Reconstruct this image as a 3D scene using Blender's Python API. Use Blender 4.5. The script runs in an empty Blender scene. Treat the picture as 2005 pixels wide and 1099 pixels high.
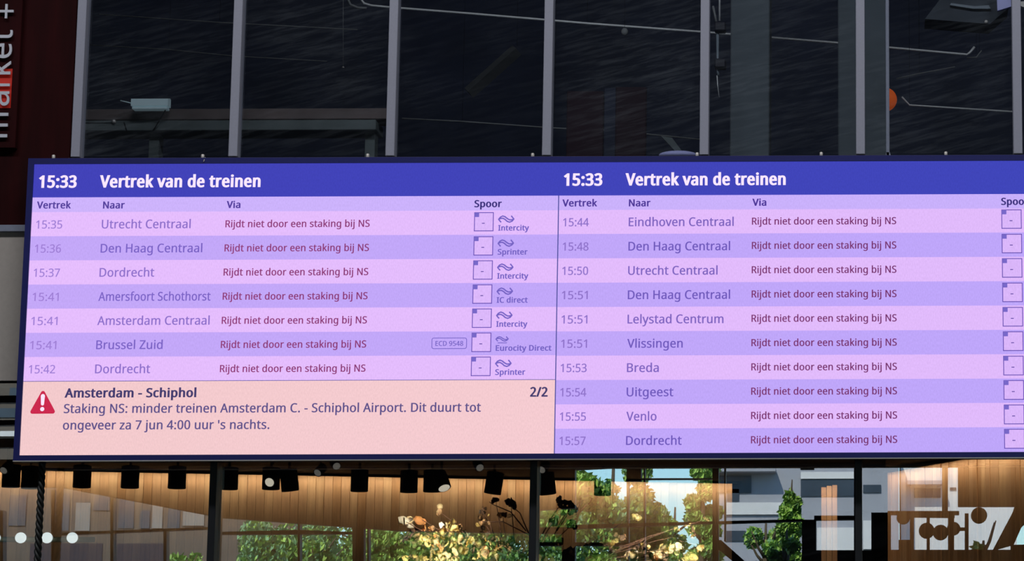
import bpy, bmesh, math, random, json
from mathutils import Vector, Matrix, Euler
from mathutils.geometry import delaunay_2d_cdt

S = bpy.context.scene
COL = S.collection
random.seed(11)
W, H = 2005, 1099

# ------------------------------------------------------------------ camera
CAM = Vector((6.57664, -20.0, 1.6)); PITCH, ROLL, YAW = 0.165523, -0.003279, 0.001472
F, PPX = 5126.5, 1710.1
ROT = Matrix.Rotation(YAW, 3, 'Z') @ Matrix.Rotation(math.pi/2+PITCH, 3, 'X') @ Matrix.Rotation(ROLL, 3, 'Z')
cd = bpy.data.cameras.new('camera'); cam = bpy.data.objects.new('camera', cd); COL.objects.link(cam)
cam.matrix_world = Matrix.Translation(CAM) @ ROT.to_4x4()
cd.sensor_fit = 'HORIZONTAL'; cd.sensor_width = 36; cd.lens = 36*F/W
cd.shift_x = -(PPX-W/2)/W; cd.clip_end = 600; cd.clip_start = .1
S.camera = cam

# ------------------------------------------------------------------ world, sun, lamps, exposure
w = bpy.data.worlds.new('sky'); S.world = w; w.use_nodes = True
nt = w.node_tree; bg = nt.nodes['Background']
sk = nt.nodes.new('ShaderNodeTexSky'); sk.sky_type = 'NISHITA'; sk.sun_disc = False
sk.sun_elevation = math.radians(48); sk.sun_rotation = math.radians(20); sk.air_density = 1.2; sk.dust_density = .3
tint = nt.nodes.new('ShaderNodeVectorMath'); tint.operation = 'MULTIPLY'; tint.inputs[1].default_value = (.62, .88, 1.12)   # clear blue June sky
nt.links.new(sk.outputs[0], tint.inputs[0]); nt.links.new(tint.outputs[0], bg.inputs[0]); bg.inputs[1].default_value = .26
sd = bpy.data.lights.new('sun', 'SUN'); so = bpy.data.objects.new('sun', sd); COL.objects.link(so)
sd.energy = 6.5; sd.angle = .01; sd.color = (1, .95, .86)
so.rotation_euler = Vector((.35, -1, -1.0)).to_track_quat('-Z', 'Y').to_euler()

def area(name, loc, aim, sx, sy, power, col):
    d = bpy.data.lights.new(name, 'AREA'); o = bpy.data.objects.new(name, d); COL.objects.link(o)
    d.shape = 'RECTANGLE'; d.size = sx; d.size_y = sy; d.energy = power; d.color = col
    o.location = loc; o.rotation_euler = (Vector(aim)-Vector(loc)).to_track_quat('-Z', 'Y').to_euler()
    return o
HALL = 430
for x in (-3, 5, 13):
    area('hall_fill_light', (x, -9, 15.4), (x, .8, 5), 5, 1.2, HALL, (.93, .95, 1))  # unseen fill lamps added to brighten the facade, without fixtures
vs = S.view_settings; vs.view_transform = 'Standard'; vs.look = 'None'; vs.exposure = 0; vs.gamma = 1; vs.use_curve_mapping = False

# ------------------------------------------------------------------ helpers
def at(px, py, Y):
    """point of the plane y = Y that the photograph shows at (px, py)"""
    d = ROT @ Vector(((px-PPX)/F, (H/2-py)/F, -1))
    return CAM + d*((Y-CAM.y)/d.y)
GY = .36                                    # plane of the glass
def mir(px, py, D):
    """real place of something that the glass shows reflected at (px, py), D metres along the folded path"""
    p = at(px, py, D-20); p.y = 2*GY-p.y
    return p

def s2l(c): return tuple(((v/255)/12.92 if v/255 <= .04045 else ((v/255+.055)/1.055)**2.4) for v in c)

def mat(name, rgb, rough=.6, metal=0, nscale=0, namt=0, stretch=(1, 1, 1), bump=0, spec=.5, emit=None, es=1):
    m = bpy.data.materials.new(name); m.use_nodes = True; t = m.node_tree; b = t.nodes['Principled BSDF']
    c = s2l(rgb); b.inputs['Base Color'].default_value = (*c, 1)
    b.inputs['Roughness'].default_value = rough; b.inputs['Metallic'].default_value = metal
    b.inputs['Specular IOR Level'].default_value = spec
    if nscale:
        tc = t.nodes.new('ShaderNodeTexCoord'); mp = t.nodes.new('ShaderNodeMapping'); n = t.nodes.new('ShaderNodeTexNoise')
        mp.inputs['Scale'].default_value = stretch; n.inputs['Scale'].default_value = nscale; n.inputs['Detail'].default_value = 5
        t.links.new(tc.outputs['Object'], mp.inputs[0]); t.links.new(mp.outputs[0], n.inputs['Vector'])
        r = t.nodes.new('ShaderNodeMapRange'); r.inputs[1].default_value = .25; r.inputs[2].default_value = .75
        r.inputs[3].default_value = 1-namt; r.inputs[4].default_value = 1+namt
        t.links.new(n.outputs[0], r.inputs[0])
        mx = t.nodes.new('ShaderNodeVectorMath'); mx.operation = 'SCALE'; mx.inputs[0].default_value = c
        t.links.new(r.outputs[0], mx.inputs['Scale']); t.links.new(mx.outputs[0], b.inputs['Base Color'])
        if bump:
            bp = t.nodes.new('ShaderNodeBump'); bp.inputs['Strength'].default_value = bump; bp.inputs['Distance'].default_value = .01
            t.links.new(n.outputs[0], bp.inputs['Height']); t.links.new(bp.outputs[0], b.inputs['Normal'])
    if emit:
        b.inputs['Emission Color'].default_value = (*s2l(emit), 1); b.inputs['Emission Strength'].default_value = es
    return m

def led(name, left, right=None, grain=.035):
    """light emitting display surface: pixel grain, colour drifting slowly along the board as it does on the real one"""
    right = right or left
    m = bpy.data.materials.new(name); m.use_nodes = True; t = m.node_tree; t.nodes.remove(t.nodes['Principled BSDF'])
    out = t.nodes['Material Output']; e = t.nodes.new('ShaderNodeEmission'); t.links.new(e.outputs[0], out.inputs[0])
    g = t.nodes.new('ShaderNodeNewGeometry'); sp = t.nodes.new('ShaderNodeSeparateXYZ'); t.links.new(g.outputs['Position'], sp.inputs[0])
    mr = t.nodes.new('ShaderNodeMapRange'); mr.inputs[1].default_value = 0; mr.inputs[2].default_value = 8
    t.links.new(sp.outputs[0], mr.inputs[0])
    mx = t.nodes.new('ShaderNodeMix'); mx.data_type = 'RGBA'; mx.inputs[6].default_value = (*s2l(left), 1); mx.inputs[7].default_value = (*s2l(right), 1)
    t.links.new(mr.outputs[0], mx.inputs[0]); t.links.new(mx.outputs[2], e.inputs[0])
    n = t.nodes.new('ShaderNodeTexNoise'); n.inputs['Scale'].default_value = 130; n.inputs['Detail'].default_value = 1
    mp = t.nodes.new('ShaderNodeMapping'); mp.inputs['Scale'].default_value = (1, 1, .35)
    t.links.new(g.outputs['Position'], mp.inputs[0]); t.links.new(mp.outputs[0], n.inputs['Vector'])
    r = t.nodes.new('ShaderNodeMapRange'); r.inputs[1].default_value = .2; r.inputs[2].default_value = .8
    r.inputs[3].default_value = 1-grain*2; r.inputs[4].default_value = 1+grain*2
    t.links.new(n.outputs[0], r.inputs[0]); t.links.new(r.outputs[0], e.inputs[1])
    return m

def glass(name, refl, tint, streak, dscale):
    m = bpy.data.materials.new(name); m.use_nodes = True; t = m.node_tree; t.nodes.remove(t.nodes['Principled BSDF'])
    out = t.nodes['Material Output']
    tr = t.nodes.new('ShaderNodeBsdfTransparent'); tr.inputs[0].default_value = (*tint, 1)
    gl = t.nodes.new('ShaderNodeBsdfGlossy'); gl.inputs['Roughness'].default_value = 0.0; gl.inputs[0].default_value = (.97, 1, .98, 1)
    mx = t.nodes.new('ShaderNodeMixShader'); mx.inputs[0].default_value = refl
    t.links.new(tr.outputs[0], mx.inputs[1]); t.links.new(gl.outputs[0], mx.inputs[2])
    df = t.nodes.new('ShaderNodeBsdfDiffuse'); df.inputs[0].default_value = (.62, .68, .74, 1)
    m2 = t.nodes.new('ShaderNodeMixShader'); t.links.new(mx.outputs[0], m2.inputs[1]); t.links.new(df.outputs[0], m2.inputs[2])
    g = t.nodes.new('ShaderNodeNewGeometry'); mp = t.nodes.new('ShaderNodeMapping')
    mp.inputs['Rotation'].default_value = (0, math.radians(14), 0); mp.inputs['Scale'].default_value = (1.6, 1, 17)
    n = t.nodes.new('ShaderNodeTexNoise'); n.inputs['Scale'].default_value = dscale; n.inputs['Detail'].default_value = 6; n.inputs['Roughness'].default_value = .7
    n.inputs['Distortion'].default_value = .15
    # rotate first, then stretch, so that the pale streaks run diagonally
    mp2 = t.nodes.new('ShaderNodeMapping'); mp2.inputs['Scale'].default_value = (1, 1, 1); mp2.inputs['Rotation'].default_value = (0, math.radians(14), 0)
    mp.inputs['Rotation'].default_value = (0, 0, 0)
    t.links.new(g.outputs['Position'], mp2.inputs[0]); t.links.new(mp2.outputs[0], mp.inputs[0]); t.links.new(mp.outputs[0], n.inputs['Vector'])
    r = t.nodes.new('ShaderNodeMapRange'); r.inputs[1].default_value = .45; r.inputs[2].default_value = .8; r.inputs[3].default_value = streak*.12; r.inputs[4].default_value = streak
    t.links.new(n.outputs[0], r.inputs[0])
    # streaks stronger on some stretches than on others
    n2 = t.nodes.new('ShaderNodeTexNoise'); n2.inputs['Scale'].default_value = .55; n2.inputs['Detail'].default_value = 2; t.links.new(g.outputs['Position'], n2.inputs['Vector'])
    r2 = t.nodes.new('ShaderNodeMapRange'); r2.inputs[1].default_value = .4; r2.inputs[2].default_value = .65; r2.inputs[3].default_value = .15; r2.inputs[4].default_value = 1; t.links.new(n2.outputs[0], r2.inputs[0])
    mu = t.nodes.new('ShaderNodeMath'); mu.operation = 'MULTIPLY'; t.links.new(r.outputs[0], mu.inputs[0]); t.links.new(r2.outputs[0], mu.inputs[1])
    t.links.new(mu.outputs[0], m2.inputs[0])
    t.links.new(m2.outputs[0], out.inputs[0])
    return m

def link(name, me, parent=None, label=None, cat=None, group=None, kind=None):
    o = bpy.data.objects.new(name, me); COL.objects.link(o)
    if parent: o.parent = parent
    for k, v in (('label', label), ('category', cat), ('group', group), ('kind', kind)):
        if v: o[k] = v
    return o
def empty(name, loc=(0, 0, 0), **k):
    o = link(name, None, **k); o.location = loc; o.empty_display_size = .1; return o
def done(bm, name, m, smooth=False):
    bmesh.ops.recalc_face_normals(bm, faces=bm.faces)
    me = bpy.data.meshes.new(name); bm.to_mesh(me); bm.free()
    for x in (m if isinstance(m, list) else [m]): me.materials.append(x)
    if smooth:
        for p in me.polygons: p.use_smooth = True
    return me
def bx(bm, a, b):
    x0, x1 = sorted((a[0], b[0])); y0, y1 = sorted((a[1], b[1])); z0, z1 = sorted((a[2], b[2]))
    v = [bm.verts.new((x, y, z)) for x in (x0, x1) for y in (y0, y1) for z in (z0, z1)]
    for f in ((0, 1, 3, 2), (4, 6, 7, 5), (0, 4, 5, 1), (2, 3, 7, 6), (0, 2, 6, 4), (1, 5, 7, 3)): bm.faces.new([v[i] for i in f])
def box(name, a, b, m, bevel=0, **k):
    bm = bmesh.new(); bx(bm, a, b)
    if bevel: bmesh.ops.bevel(bm, geom=bm.edges[:], offset=bevel, segments=1, affect='EDGES')
    return link(name, done(bm, name, m), **k)
def prism(bm, pts, off):
    """polygon pts (3d) extruded by the vector off"""
    a = [bm.verts.new(p) for p in pts]; b = [bm.verts.new(Vector(p)+Vector(off)) for p in pts]
    bm.faces.new(a); bm.faces.new(b[::-1]); n = len(pts)
    for i in range(n): bm.faces.new((a[i], b[i], b[(i+1) % n], a[(i+1) % n]))
def tube(bm, pts, r, seg=8):
    pts = [Vector(p) for p in pts]; rings = []
    rs = r if isinstance(r, (list, tuple)) else [r]*len(pts)
    for i, p in enumerate(pts):
        d = (pts[min(i+1, len(pts)-1)]-pts[max(i-1, 0)]).normalized()
        u = d.cross(Vector((0, 0, 1))); u = u.normalized() if u.length > .05 else d.cross(Vector((1, 0, 0))).normalized()
        v = d.cross(u)
        rings.append([bm.verts.new(p+(u*math.cos(2*math.pi*k/seg)+v*math.sin(2*math.pi*k/seg))*rs[i]) for k in range(seg)])
    for a, b in zip(rings, rings[1:]):
        for k in range(seg): bm.faces.new((a[k], a[(k+1) % seg], b[(k+1) % seg], b[k]))
    bm.faces.new(rings[0][::-1]); bm.faces.new(rings[-1])
def tubeo(name, pts, r, m, seg=8, **k):
    bm = bmesh.new(); tube(bm, pts, r, seg); return link(name, done(bm, name, m, True), **k)
def ball(name, c, r, m, seg=16, sc=(1, 1, 1), **k):
    bm = bmesh.new(); bmesh.ops.create_uvsphere(bm, u_segments=seg, v_segments=seg//2, radius=r)
    for v in bm.verts: v.co = Vector(c)+Vector((v.co.x*sc[0], v.co.y*sc[1], v.co.z*sc[2]))
    return link(name, done(bm, name, m, True), **k)

# ------------------------------------------------------------------ materials
M = dict(
 mullion=mat('painted_mullion', (164, 165, 180), .5, 0, 60, .04),
 transom=mat('transom_metal', (92, 90, 92), .5, 0, 30, .06),
 black=mat('black_frame', (16, 17, 24), .55, 0, 20, .1),
 soffit=mat('black_soffit', (22, 18, 18), .9, 0, 14, .2),
 upper=mat('upper_room_wall', (40, 46, 66), .9, 0, 1.5, .25),
 hall=mat('hall_ceiling', (32, 24, 28), .9, 0, 3, .3, (1, 1, 6)),
 hallwall=mat('hall_wall', (38, 38, 48), .9, 0, 2, .2),
 floor=mat('hall_floor', (60, 58, 58), .7, 0, 3, .15),
 bezel=mat('navy_bezel', (34, 38, 112), .42, 0, 40, .05),
 cabinet=mat('board_cabinet', (24, 24, 40), .6, 0, 20, .1),
 clip=mat('clip_metal', (214, 208, 200), .4, .2, 60, .05),
 redwall=mat('maroon_panel', (44, 5, 7), .8, 0, 2.2, .35, (5, 1, .6), 0, .15),
 grey=mat('warm_grey_cladding', (196, 186, 178), .8, 0, 30, .05),
 bluegrey=mat('grey_blue_strip', (150, 156, 176), .5, 0, 20, .05),
 letter=mat('pale_letter', (220, 222, 232), .5, 0, 30, .03),
 wood=[mat('oak_plank', (206, 164, 122), .6, 0, 6, .16, (6, 6, .5), .2), mat('oak_plank_pale', (216, 176, 132), .6, 0, 7, .16, (6, 6, .5), .2),
       mat('oak_plank_dark', (192, 148, 104), .6, 0, 6, .2, (7, 7, .5), .2)],
 column=mat('grey_column', (86, 94, 100), .85, 0, 1.2, .2, (1, 1, .4)),
 beambrown=mat('brown_beam', (98, 86, 84), .8, 0, 3, .3), beamgreen=mat('green_grey_beam', (88, 96, 96), .8, 0, 3, .3),
 conduit=mat('zinc_conduit', (225, 225, 222), .4, .1, 9, .12), dimpipe=mat('dull_pipe', (120, 122, 122), .6, 0, 4, .3),
 teal=mat('teal_enamel_glow', (200, 220, 226), .4, 0, 10, .05, emit=(96, 112, 116), es=.4), orange=mat('orange_paper', (255, 112, 36), .7, 0, 9, .2, emit=(170, 70, 26), es=.5),  # teal enamel glows faintly in place of light it would reflect
 lavender=mat('lavender_sheet', (190, 190, 240), .6, 0, 5, .1), glasssheet=mat('duct_metal', (120, 130, 138), .5, .1, 5, .2),
 redpanel=mat('dark_red_panel', (40, 20, 32), .9, 0, 2, .2),
 cable=mat('black_braid', (34, 36, 34), .5, 0, 40, .3),
 branch=mat('dry_branch', (92, 62, 44), .8, 0, 20, .2),
 trunk=mat('bark', (82, 70, 54), .9, 0, 6, .3, (4, 4, 1), .4),
 bwhite=mat('white_render', (206, 206, 206), .9, 0, 1, .05), bgrey=mat('grey_render', (150, 152, 160), .9, 0, 1, .08),
 brace=mat('dark_brace', (58, 60, 62), .9, 0, 4, .2), duct=mat('dark_duct', (62, 68, 76), .8, 0, 3, .2),
 binfill=mat('infill_grey', (128, 124, 118), .9, 0, 2, .12),
 bshade=mat('shaded_render', (88, 80, 72), .9, 0, .6, .25),  # the left building's shade is put into this darker colour
 bdark=mat('window_dark', (58, 66, 76), .25, 0, 1, .2), bpaint=mat('pale_blind', (190, 198, 206), .7, 0, 2, .1),
 pave=mat('paving', (120, 118, 112), .9, 0, 1, .1), pot=mat('stone_vase', (96, 88, 80), .8, 0, 10, .1),
)
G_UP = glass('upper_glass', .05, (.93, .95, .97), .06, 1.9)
G_LOW = glass('lower_glass', .26, (.86, .87, .86), .012, 1.2)

# ================================================================== THE SETTING
ST = dict(kind='structure')
X0, X1 = -14, 26
box('floor', (X0-1, -36, -.3), (X1+1, 13, 0), M['floor'], **ST)
box('ceiling', (X0-1, -36, 16), (X1+1, 13, 16.4), M['hall'], **ST)
box('wall_left', (X0-.4, -36, 0), (X0, 13, 16), M['hallwall'], **ST)
box('wall_right', (X1, -36, 0), (X1+.4, 13, 16), M['hallwall'], **ST)
box('wall_back', (X0, 12.6, 0), (X1, 13, 16), M['upper'], **ST)

zt = at(1075, 302.5, 0.34).z                    # foot of the upper glazing
zl = at(30, 748, 0.34).z                      # head of the lower glazing
xL = at(150, 300, 0.34).x
# upper glazing
up = empty('window_1', **ST)
mx = [at(p, 300, 0.32).x for p in (150, 458, 765, 1071, 1379, 1685, 1993)]
stepx = (mx[-1]-mx[0])/6
mx += [mx[-1]+stepx*k for k in (1, 2, 3, 4)]
hw = .0355
for i, x in enumerate(mx):
    box('mullion', (x-hw, 0.28, zt-.02), (x+hw, 0.4, 16), M['mullion'], .004, parent=up)
for a, b in zip(mx, mx[1:]):
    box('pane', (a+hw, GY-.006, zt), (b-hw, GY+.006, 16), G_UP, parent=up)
for k, (h, y) in enumerate(((.0, 0.33), (.022, 0.3))):
    box('sill_rail', (xL-.05, y-.02, zt-.05+h-.02), (mx[-1]+.1, 0.4, zt-.05+h), M['transom'], .002, parent=up)
# a narrow post stands in the sixth bay
px_ = at(1738.5, 300, 0.34).x
box('narrow_post', (px_-.014, 0.44, zt-.05), (px_+.014, 0.5, 16), M['mullion'], .003, parent=up)
bm = bmesh.new(); prism(bm, [(px_-.02, 0.44, zt-.05), (px_+.035, 0.44, zt-.05), (px_+.016, 0.44, zt+.03), (px_-.014, 0.44, zt+.03)], (0, .06, 0))
link('post_foot', done(bm, 'post_foot', M['mullion']), parent=up)
# spandrel behind the board between the glazings, slab behind it
box('trim_1', (X0, 0.34, zl+.06), (X1, 0.54, zt-.07), M['black'], **ST)
box('wall_far_right', (mx[-1]+.05, 0.3, 0), (X1, 0.54, 16), M['black'], **ST)
# lower glazing
lo = empty('window_2', **ST)
lx = [at(p, 1000, 0.32).x for p in (420, 1046, 1681)]
d = (lx[2]-lx[0])/2; lx = [lx[0]-d] + lx + [lx[2]+d, lx[2]+2*d, lx[2]+3*d]
lx = [lx[0]-d] + lx
for x in lx:
    box('mullion', (x-.0275, 0.24, 0), (x+.0275, 0.42, zl), M['black'], .003, parent=lo)
for a, b in zip(lx, lx[1:]):
    box('pane', (a+.0275, GY-.006, 0), (b-.0275, GY+.006, zl), G_LOW, parent=lo)
box('head_rail', (lx[0], 0.3, zl), (lx[-1]+.1, 0.42, zl+.06), M['black'], parent=lo)
box('wall_far_left', (X0, 0.3, 0), (lx[0]-.03, 0.54, 16), M['black'], **ST)
# left cladding beside the board
c0 = at(0, 445, 0.34).z; c1 = at(0, 458, 0.34).z
box('trim_2', (lx[0], 0.28, zl), (xL-.04, 0.34, c1), M['grey'], .003, **ST)
box('trim_3', (lx[0], 0.24, c1), (xL-.04, 0.34, c0), M['bluegrey'], .003, **ST)
box('trim_4', (lx[0], 0.3, c0), (xL-.04, 0.38, 16), M['redwall'], .003, **ST)

# upper room
box('trim_5', (xL-3.4, .54, zt-.35), (X1, 12.6, zt-.10), M['upper'], **ST)      # its floor slab
box('wall_upper_left', (xL-3.4, .54, zt-.1), (xL-3, 12.6, 16), M['upper'], **ST)
box('wall_upper_back', (xL-3, 9.4, zt-.1), (X1, 9.6, 16), M['upper'], **ST)

# ---- shop behind the lower glass
zc = 3.87
def line(px0, y0, px1, y1):
    return (at(px0, 1000, y0), at(px1, 1000, y1))
A = at(-120, 950, 3.75); B = at(1445, 950, 5.55)
dirn = Vector((B.x-A.x, B.y-A.y, 0)); L = dirn.length; dirn.normalize(); ang = math.atan2(dirn.y, dirn.x)
box('trim_6', (X0, .56, zc), (at(1730, 950, 3.8).x+.1, 12.6, zl-.02), M['soffit'], **ST)   # black shop soffit
box('wall_shop_back', (X0, 9.2, 0), (X1, 9.4, zl), M['soffit'], **ST)
wv = empty('wall_wood', (A.x, A.y, 0), **ST); wv.rotation_euler = (0, 0, ang)
pw = .078; npl = int(L/pw)
def plank_mesh(h, w_, m):
    bm = bmesh.new(); bx(bm, (0, 0, 0), (w_-.0015, .03, h)); bmesh.ops.bevel(bm, geom=bm.edges[:], offset=.002, segments=1, affect='EDGES')
    return done(bm, 'plank', m)
zb = 3.405; xsplit = (at(455, 1000, 4.4).x-A.x)/math.cos(ang)
full = [plank_mesh(zc, pw, m) for m in M['wood']]; short = [plank_mesh(zc-zb, pw, m) for m in M['wood']]
for i in range(npl):
    k = random.choice((0, 0, 1, 1, 2)); s = False
    o = link('plank', (short if s else full)[k], parent=wv)
    o.location = (i*pw, random.uniform(-.006, .006), zb if s else 0)
def wash(p0, p1, z, power, off, col, name='cove_light'):
    p0 = Vector(p0); p1 = Vector(p1); mid = (p0+p1)/2; d = (p1-p0); d.z = 0
    n = Vector((d.y, -d.x, 0)).normalized()            # towards the camera
    pos = Vector((mid.x, mid.y, z+.006))+n*off
    f = box('cove_fascia', (-d.length/2, -.012, -.012), (d.length/2, 0, .02), M['soffit'], kind='structure'); f.name = 'trim_8'
    f.location = Vector((mid.x, mid.y, z))+n*(off+.045); f.rotation_euler = (0, 0, math.atan2(d.y, d.x))
    dt = bpy.data.lights.new(name, 'AREA'); o = bpy.data.objects.new(name, dt); COL.objects.link(o)
    dt.shape = 'RECTANGLE'; dt.size = d.length; dt.size_y = .05; dt.energy = power; dt.color = col
    o.location = pos; a = math.atan2(d.y, d.x)
    o.rotation_euler = (math.radians(10), 0, a)
    return o
WASH = wash(A, B, zc-.012, 26, .10, (1, .80, .58))
# right wood wall, coming towards the glass
C_ = at(1738, 950, 3.7); D_ = at(2150, 950, .62)
d2 = Vector((D_.x-C_.x, D_.y-C_.y, 0)); L2 = d2.length; a2 = math.atan2(d2.y, d2.x)
wr = empty('wall_wood_right', (C_.x, C_.y, 0), **ST); wr.rotation_euler = (0, 0, a2)
zc2 = 3.79
tall = [plank_mesh(zc2, .07, m) for m in M['wood']]
for i in range(int(L2/.07)):
    o = link('plank', random.choice(tall), parent=wr); o.location = (i*.07, random.uniform(-.008, .008), 0)
box('trim_7', (C_.x-.02, .56, zc2+.01), (X1, 9.2, zc2+.1), M['soffit'], **ST)
WASH2 = wash(C_, D_, zc2-.012, 12, .10, (1, .77, .54))
# narrow oak pier in the dark gap
p0 = at(1608, 1000, 3.6); p1 = at(1640, 1000, 3.6); pz = at(1624, 950, 3.6).z
pr = empty('wall_pier', (p0.x, 3.6, 0), **ST)
for k in range(3):
    wdt = (p1.x-p0.x)/3
    o = box('plank', (k*wdt, 0, 0), ((k+1)*wdt-.004, .05, pz-(.02, .008, 0)[k]), M['wood'][(0, 1, 0)[k]], .002, parent=pr)
area('pier_downlight', (p0.x+.08, 3.35, pz+.02), (p0.x+.08, 3.62, 3.1), .14, .04, 2.2, (1, .72, .48))

# ================================================================== DEPARTURE BOARD
Z0, HH, XM, XR = 3.60418, 2.28, 4.1004, 8.2008
ZT = Z0+HH
board = empty('departure_board', (0, 0, Z0-.05),
   label='long violet lit train departure board reading Vertrek van de treinen in a navy frame', cat='board')
BO = Vector((0, 0, Z0-.05))
def on(o): o.parent = board; o.location = -BO; return o     # geometry below is given in world coordinates
bz = .046
bm = bmesh.new()
bx(bm, (-bz, -.012, Z0-bz*.9), (0, .06, ZT+bz)); bx(bm, (XR, -.012, Z0-bz*.9), (XR+bz, .06, ZT+bz))
bx(bm, (0, -.012, ZT), (XR, .06, ZT+bz)); bx(bm, (0, -.012, Z0-bz*.9), (XR, .06, Z0))
on(link('bezel', done(bm, 'bezel', M['bezel'])))
on(box('cabinet', (-bz+.005, .06, Z0-bz*.9+.004), (XR+bz-.005, .2, ZT+bz-.004), M['cabinet'], .004))
on(box('highlight_edge', (-bz, -.016, Z0-bz*.9-.007), (XR+bz, .02, Z0-bz*.9), M['clip']))['label'] = 'thin lip under the frame, pale with a painted highlight'  # pale colour of the lip carries the edge's highlight
for x in (.6, 3, 5.4, 7.6):
    on(box('wall_bracket', (x-.04, .2, ZT-.5), (x+.04, .34, ZT-.42), M['black']))
    on(box('wall_bracket', (x-.04, .2, Z0+.8), (x+.04, .34, Z0+.88), M['black']))
for p, hook in ((105, 1), (397, 2), (720, 1), (1043, 1), (1365, 0), (1608, 0), (1852, 0)):
    q = at(p, 306, .1); zb_ = ZT+bz-.004
    bm = bmesh.new(); tube(bm, [(q.x, .1, zb_), (q.x, .1, zb_+.05), (q.x, .1, zb_+.055)], [.012, .014, .009], 10)
    if hook: tube(bm, [(q.x+.03, .1, zb_), (q.x+.03, .1, zb_+.018)], .008, 8)
    if hook == 2: tube(bm, [(q.x+.03, .09, zb_+.015), (q.x+.045, -.0, zb_+.008), (q.x+.04, -.02, zb_-.03)], .004, 6)
    on(link('lifting_eye', done(bm, 'lifting_eye', M['clip'], True)))

Lm = dict(
 head=led('led_header_blue', (66, 66, 184), (64, 70, 186)),
 light=led('led_row_light', (230, 190, 254), (224, 186, 251)), dark=led('led_row_dark', (196, 168, 248), (190, 166, 250)),
 colhead=led('led_column_head', (206, 180, 252), (200, 176, 251)),
 warn=led('led_notice_pink', (243, 202, 204), (247, 205, 214)),
 white=led('led_text_white', (250, 232, 255)), time=led('led_text_time', (160, 128, 214), (128, 104, 192)),
 dest=led('led_text_destination', (146, 116, 206), (116, 92, 184)), destd=led('led_text_destination_violet', (126, 102, 200), (104, 84, 182)),
 via=led('led_text_via', (152, 62, 122), (112, 50, 108)), headtx=led('led_text_column', (86, 66, 158), (76, 54, 152)),
 spoortx=led('led_text_spoor', (56, 46, 120)), note=led('led_text_notice', (96, 84, 140)), noteb=led('led_text_notice_bold', (70, 62, 112)),
 red=led('led_warning_red', (204, 42, 78)), boxf=led('led_box_fill', (222, 186, 252), (218, 182, 250)), boxl=led('led_box_line', (108, 84, 184), (100, 78, 176)),
 corner=led('led_box_corner', (120, 104, 200)), op=led('led_operator', (118, 100, 196)), line=led('led_divider', (84, 84, 160)),
)
LY = -.002
def rect(name, x0, z0, x1, z1, m, parent, y=0.0):
    bm = bmesh.new(); bx(bm, (x0, y, z0), (x1, y+.004, z1)); return link(name, done(bm, name, m), parent=parent)
def bp(px, py): q = at(px, py, 0); return q.x, q.z
def zrow(px, py): return bp(px, py)[1]

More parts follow.
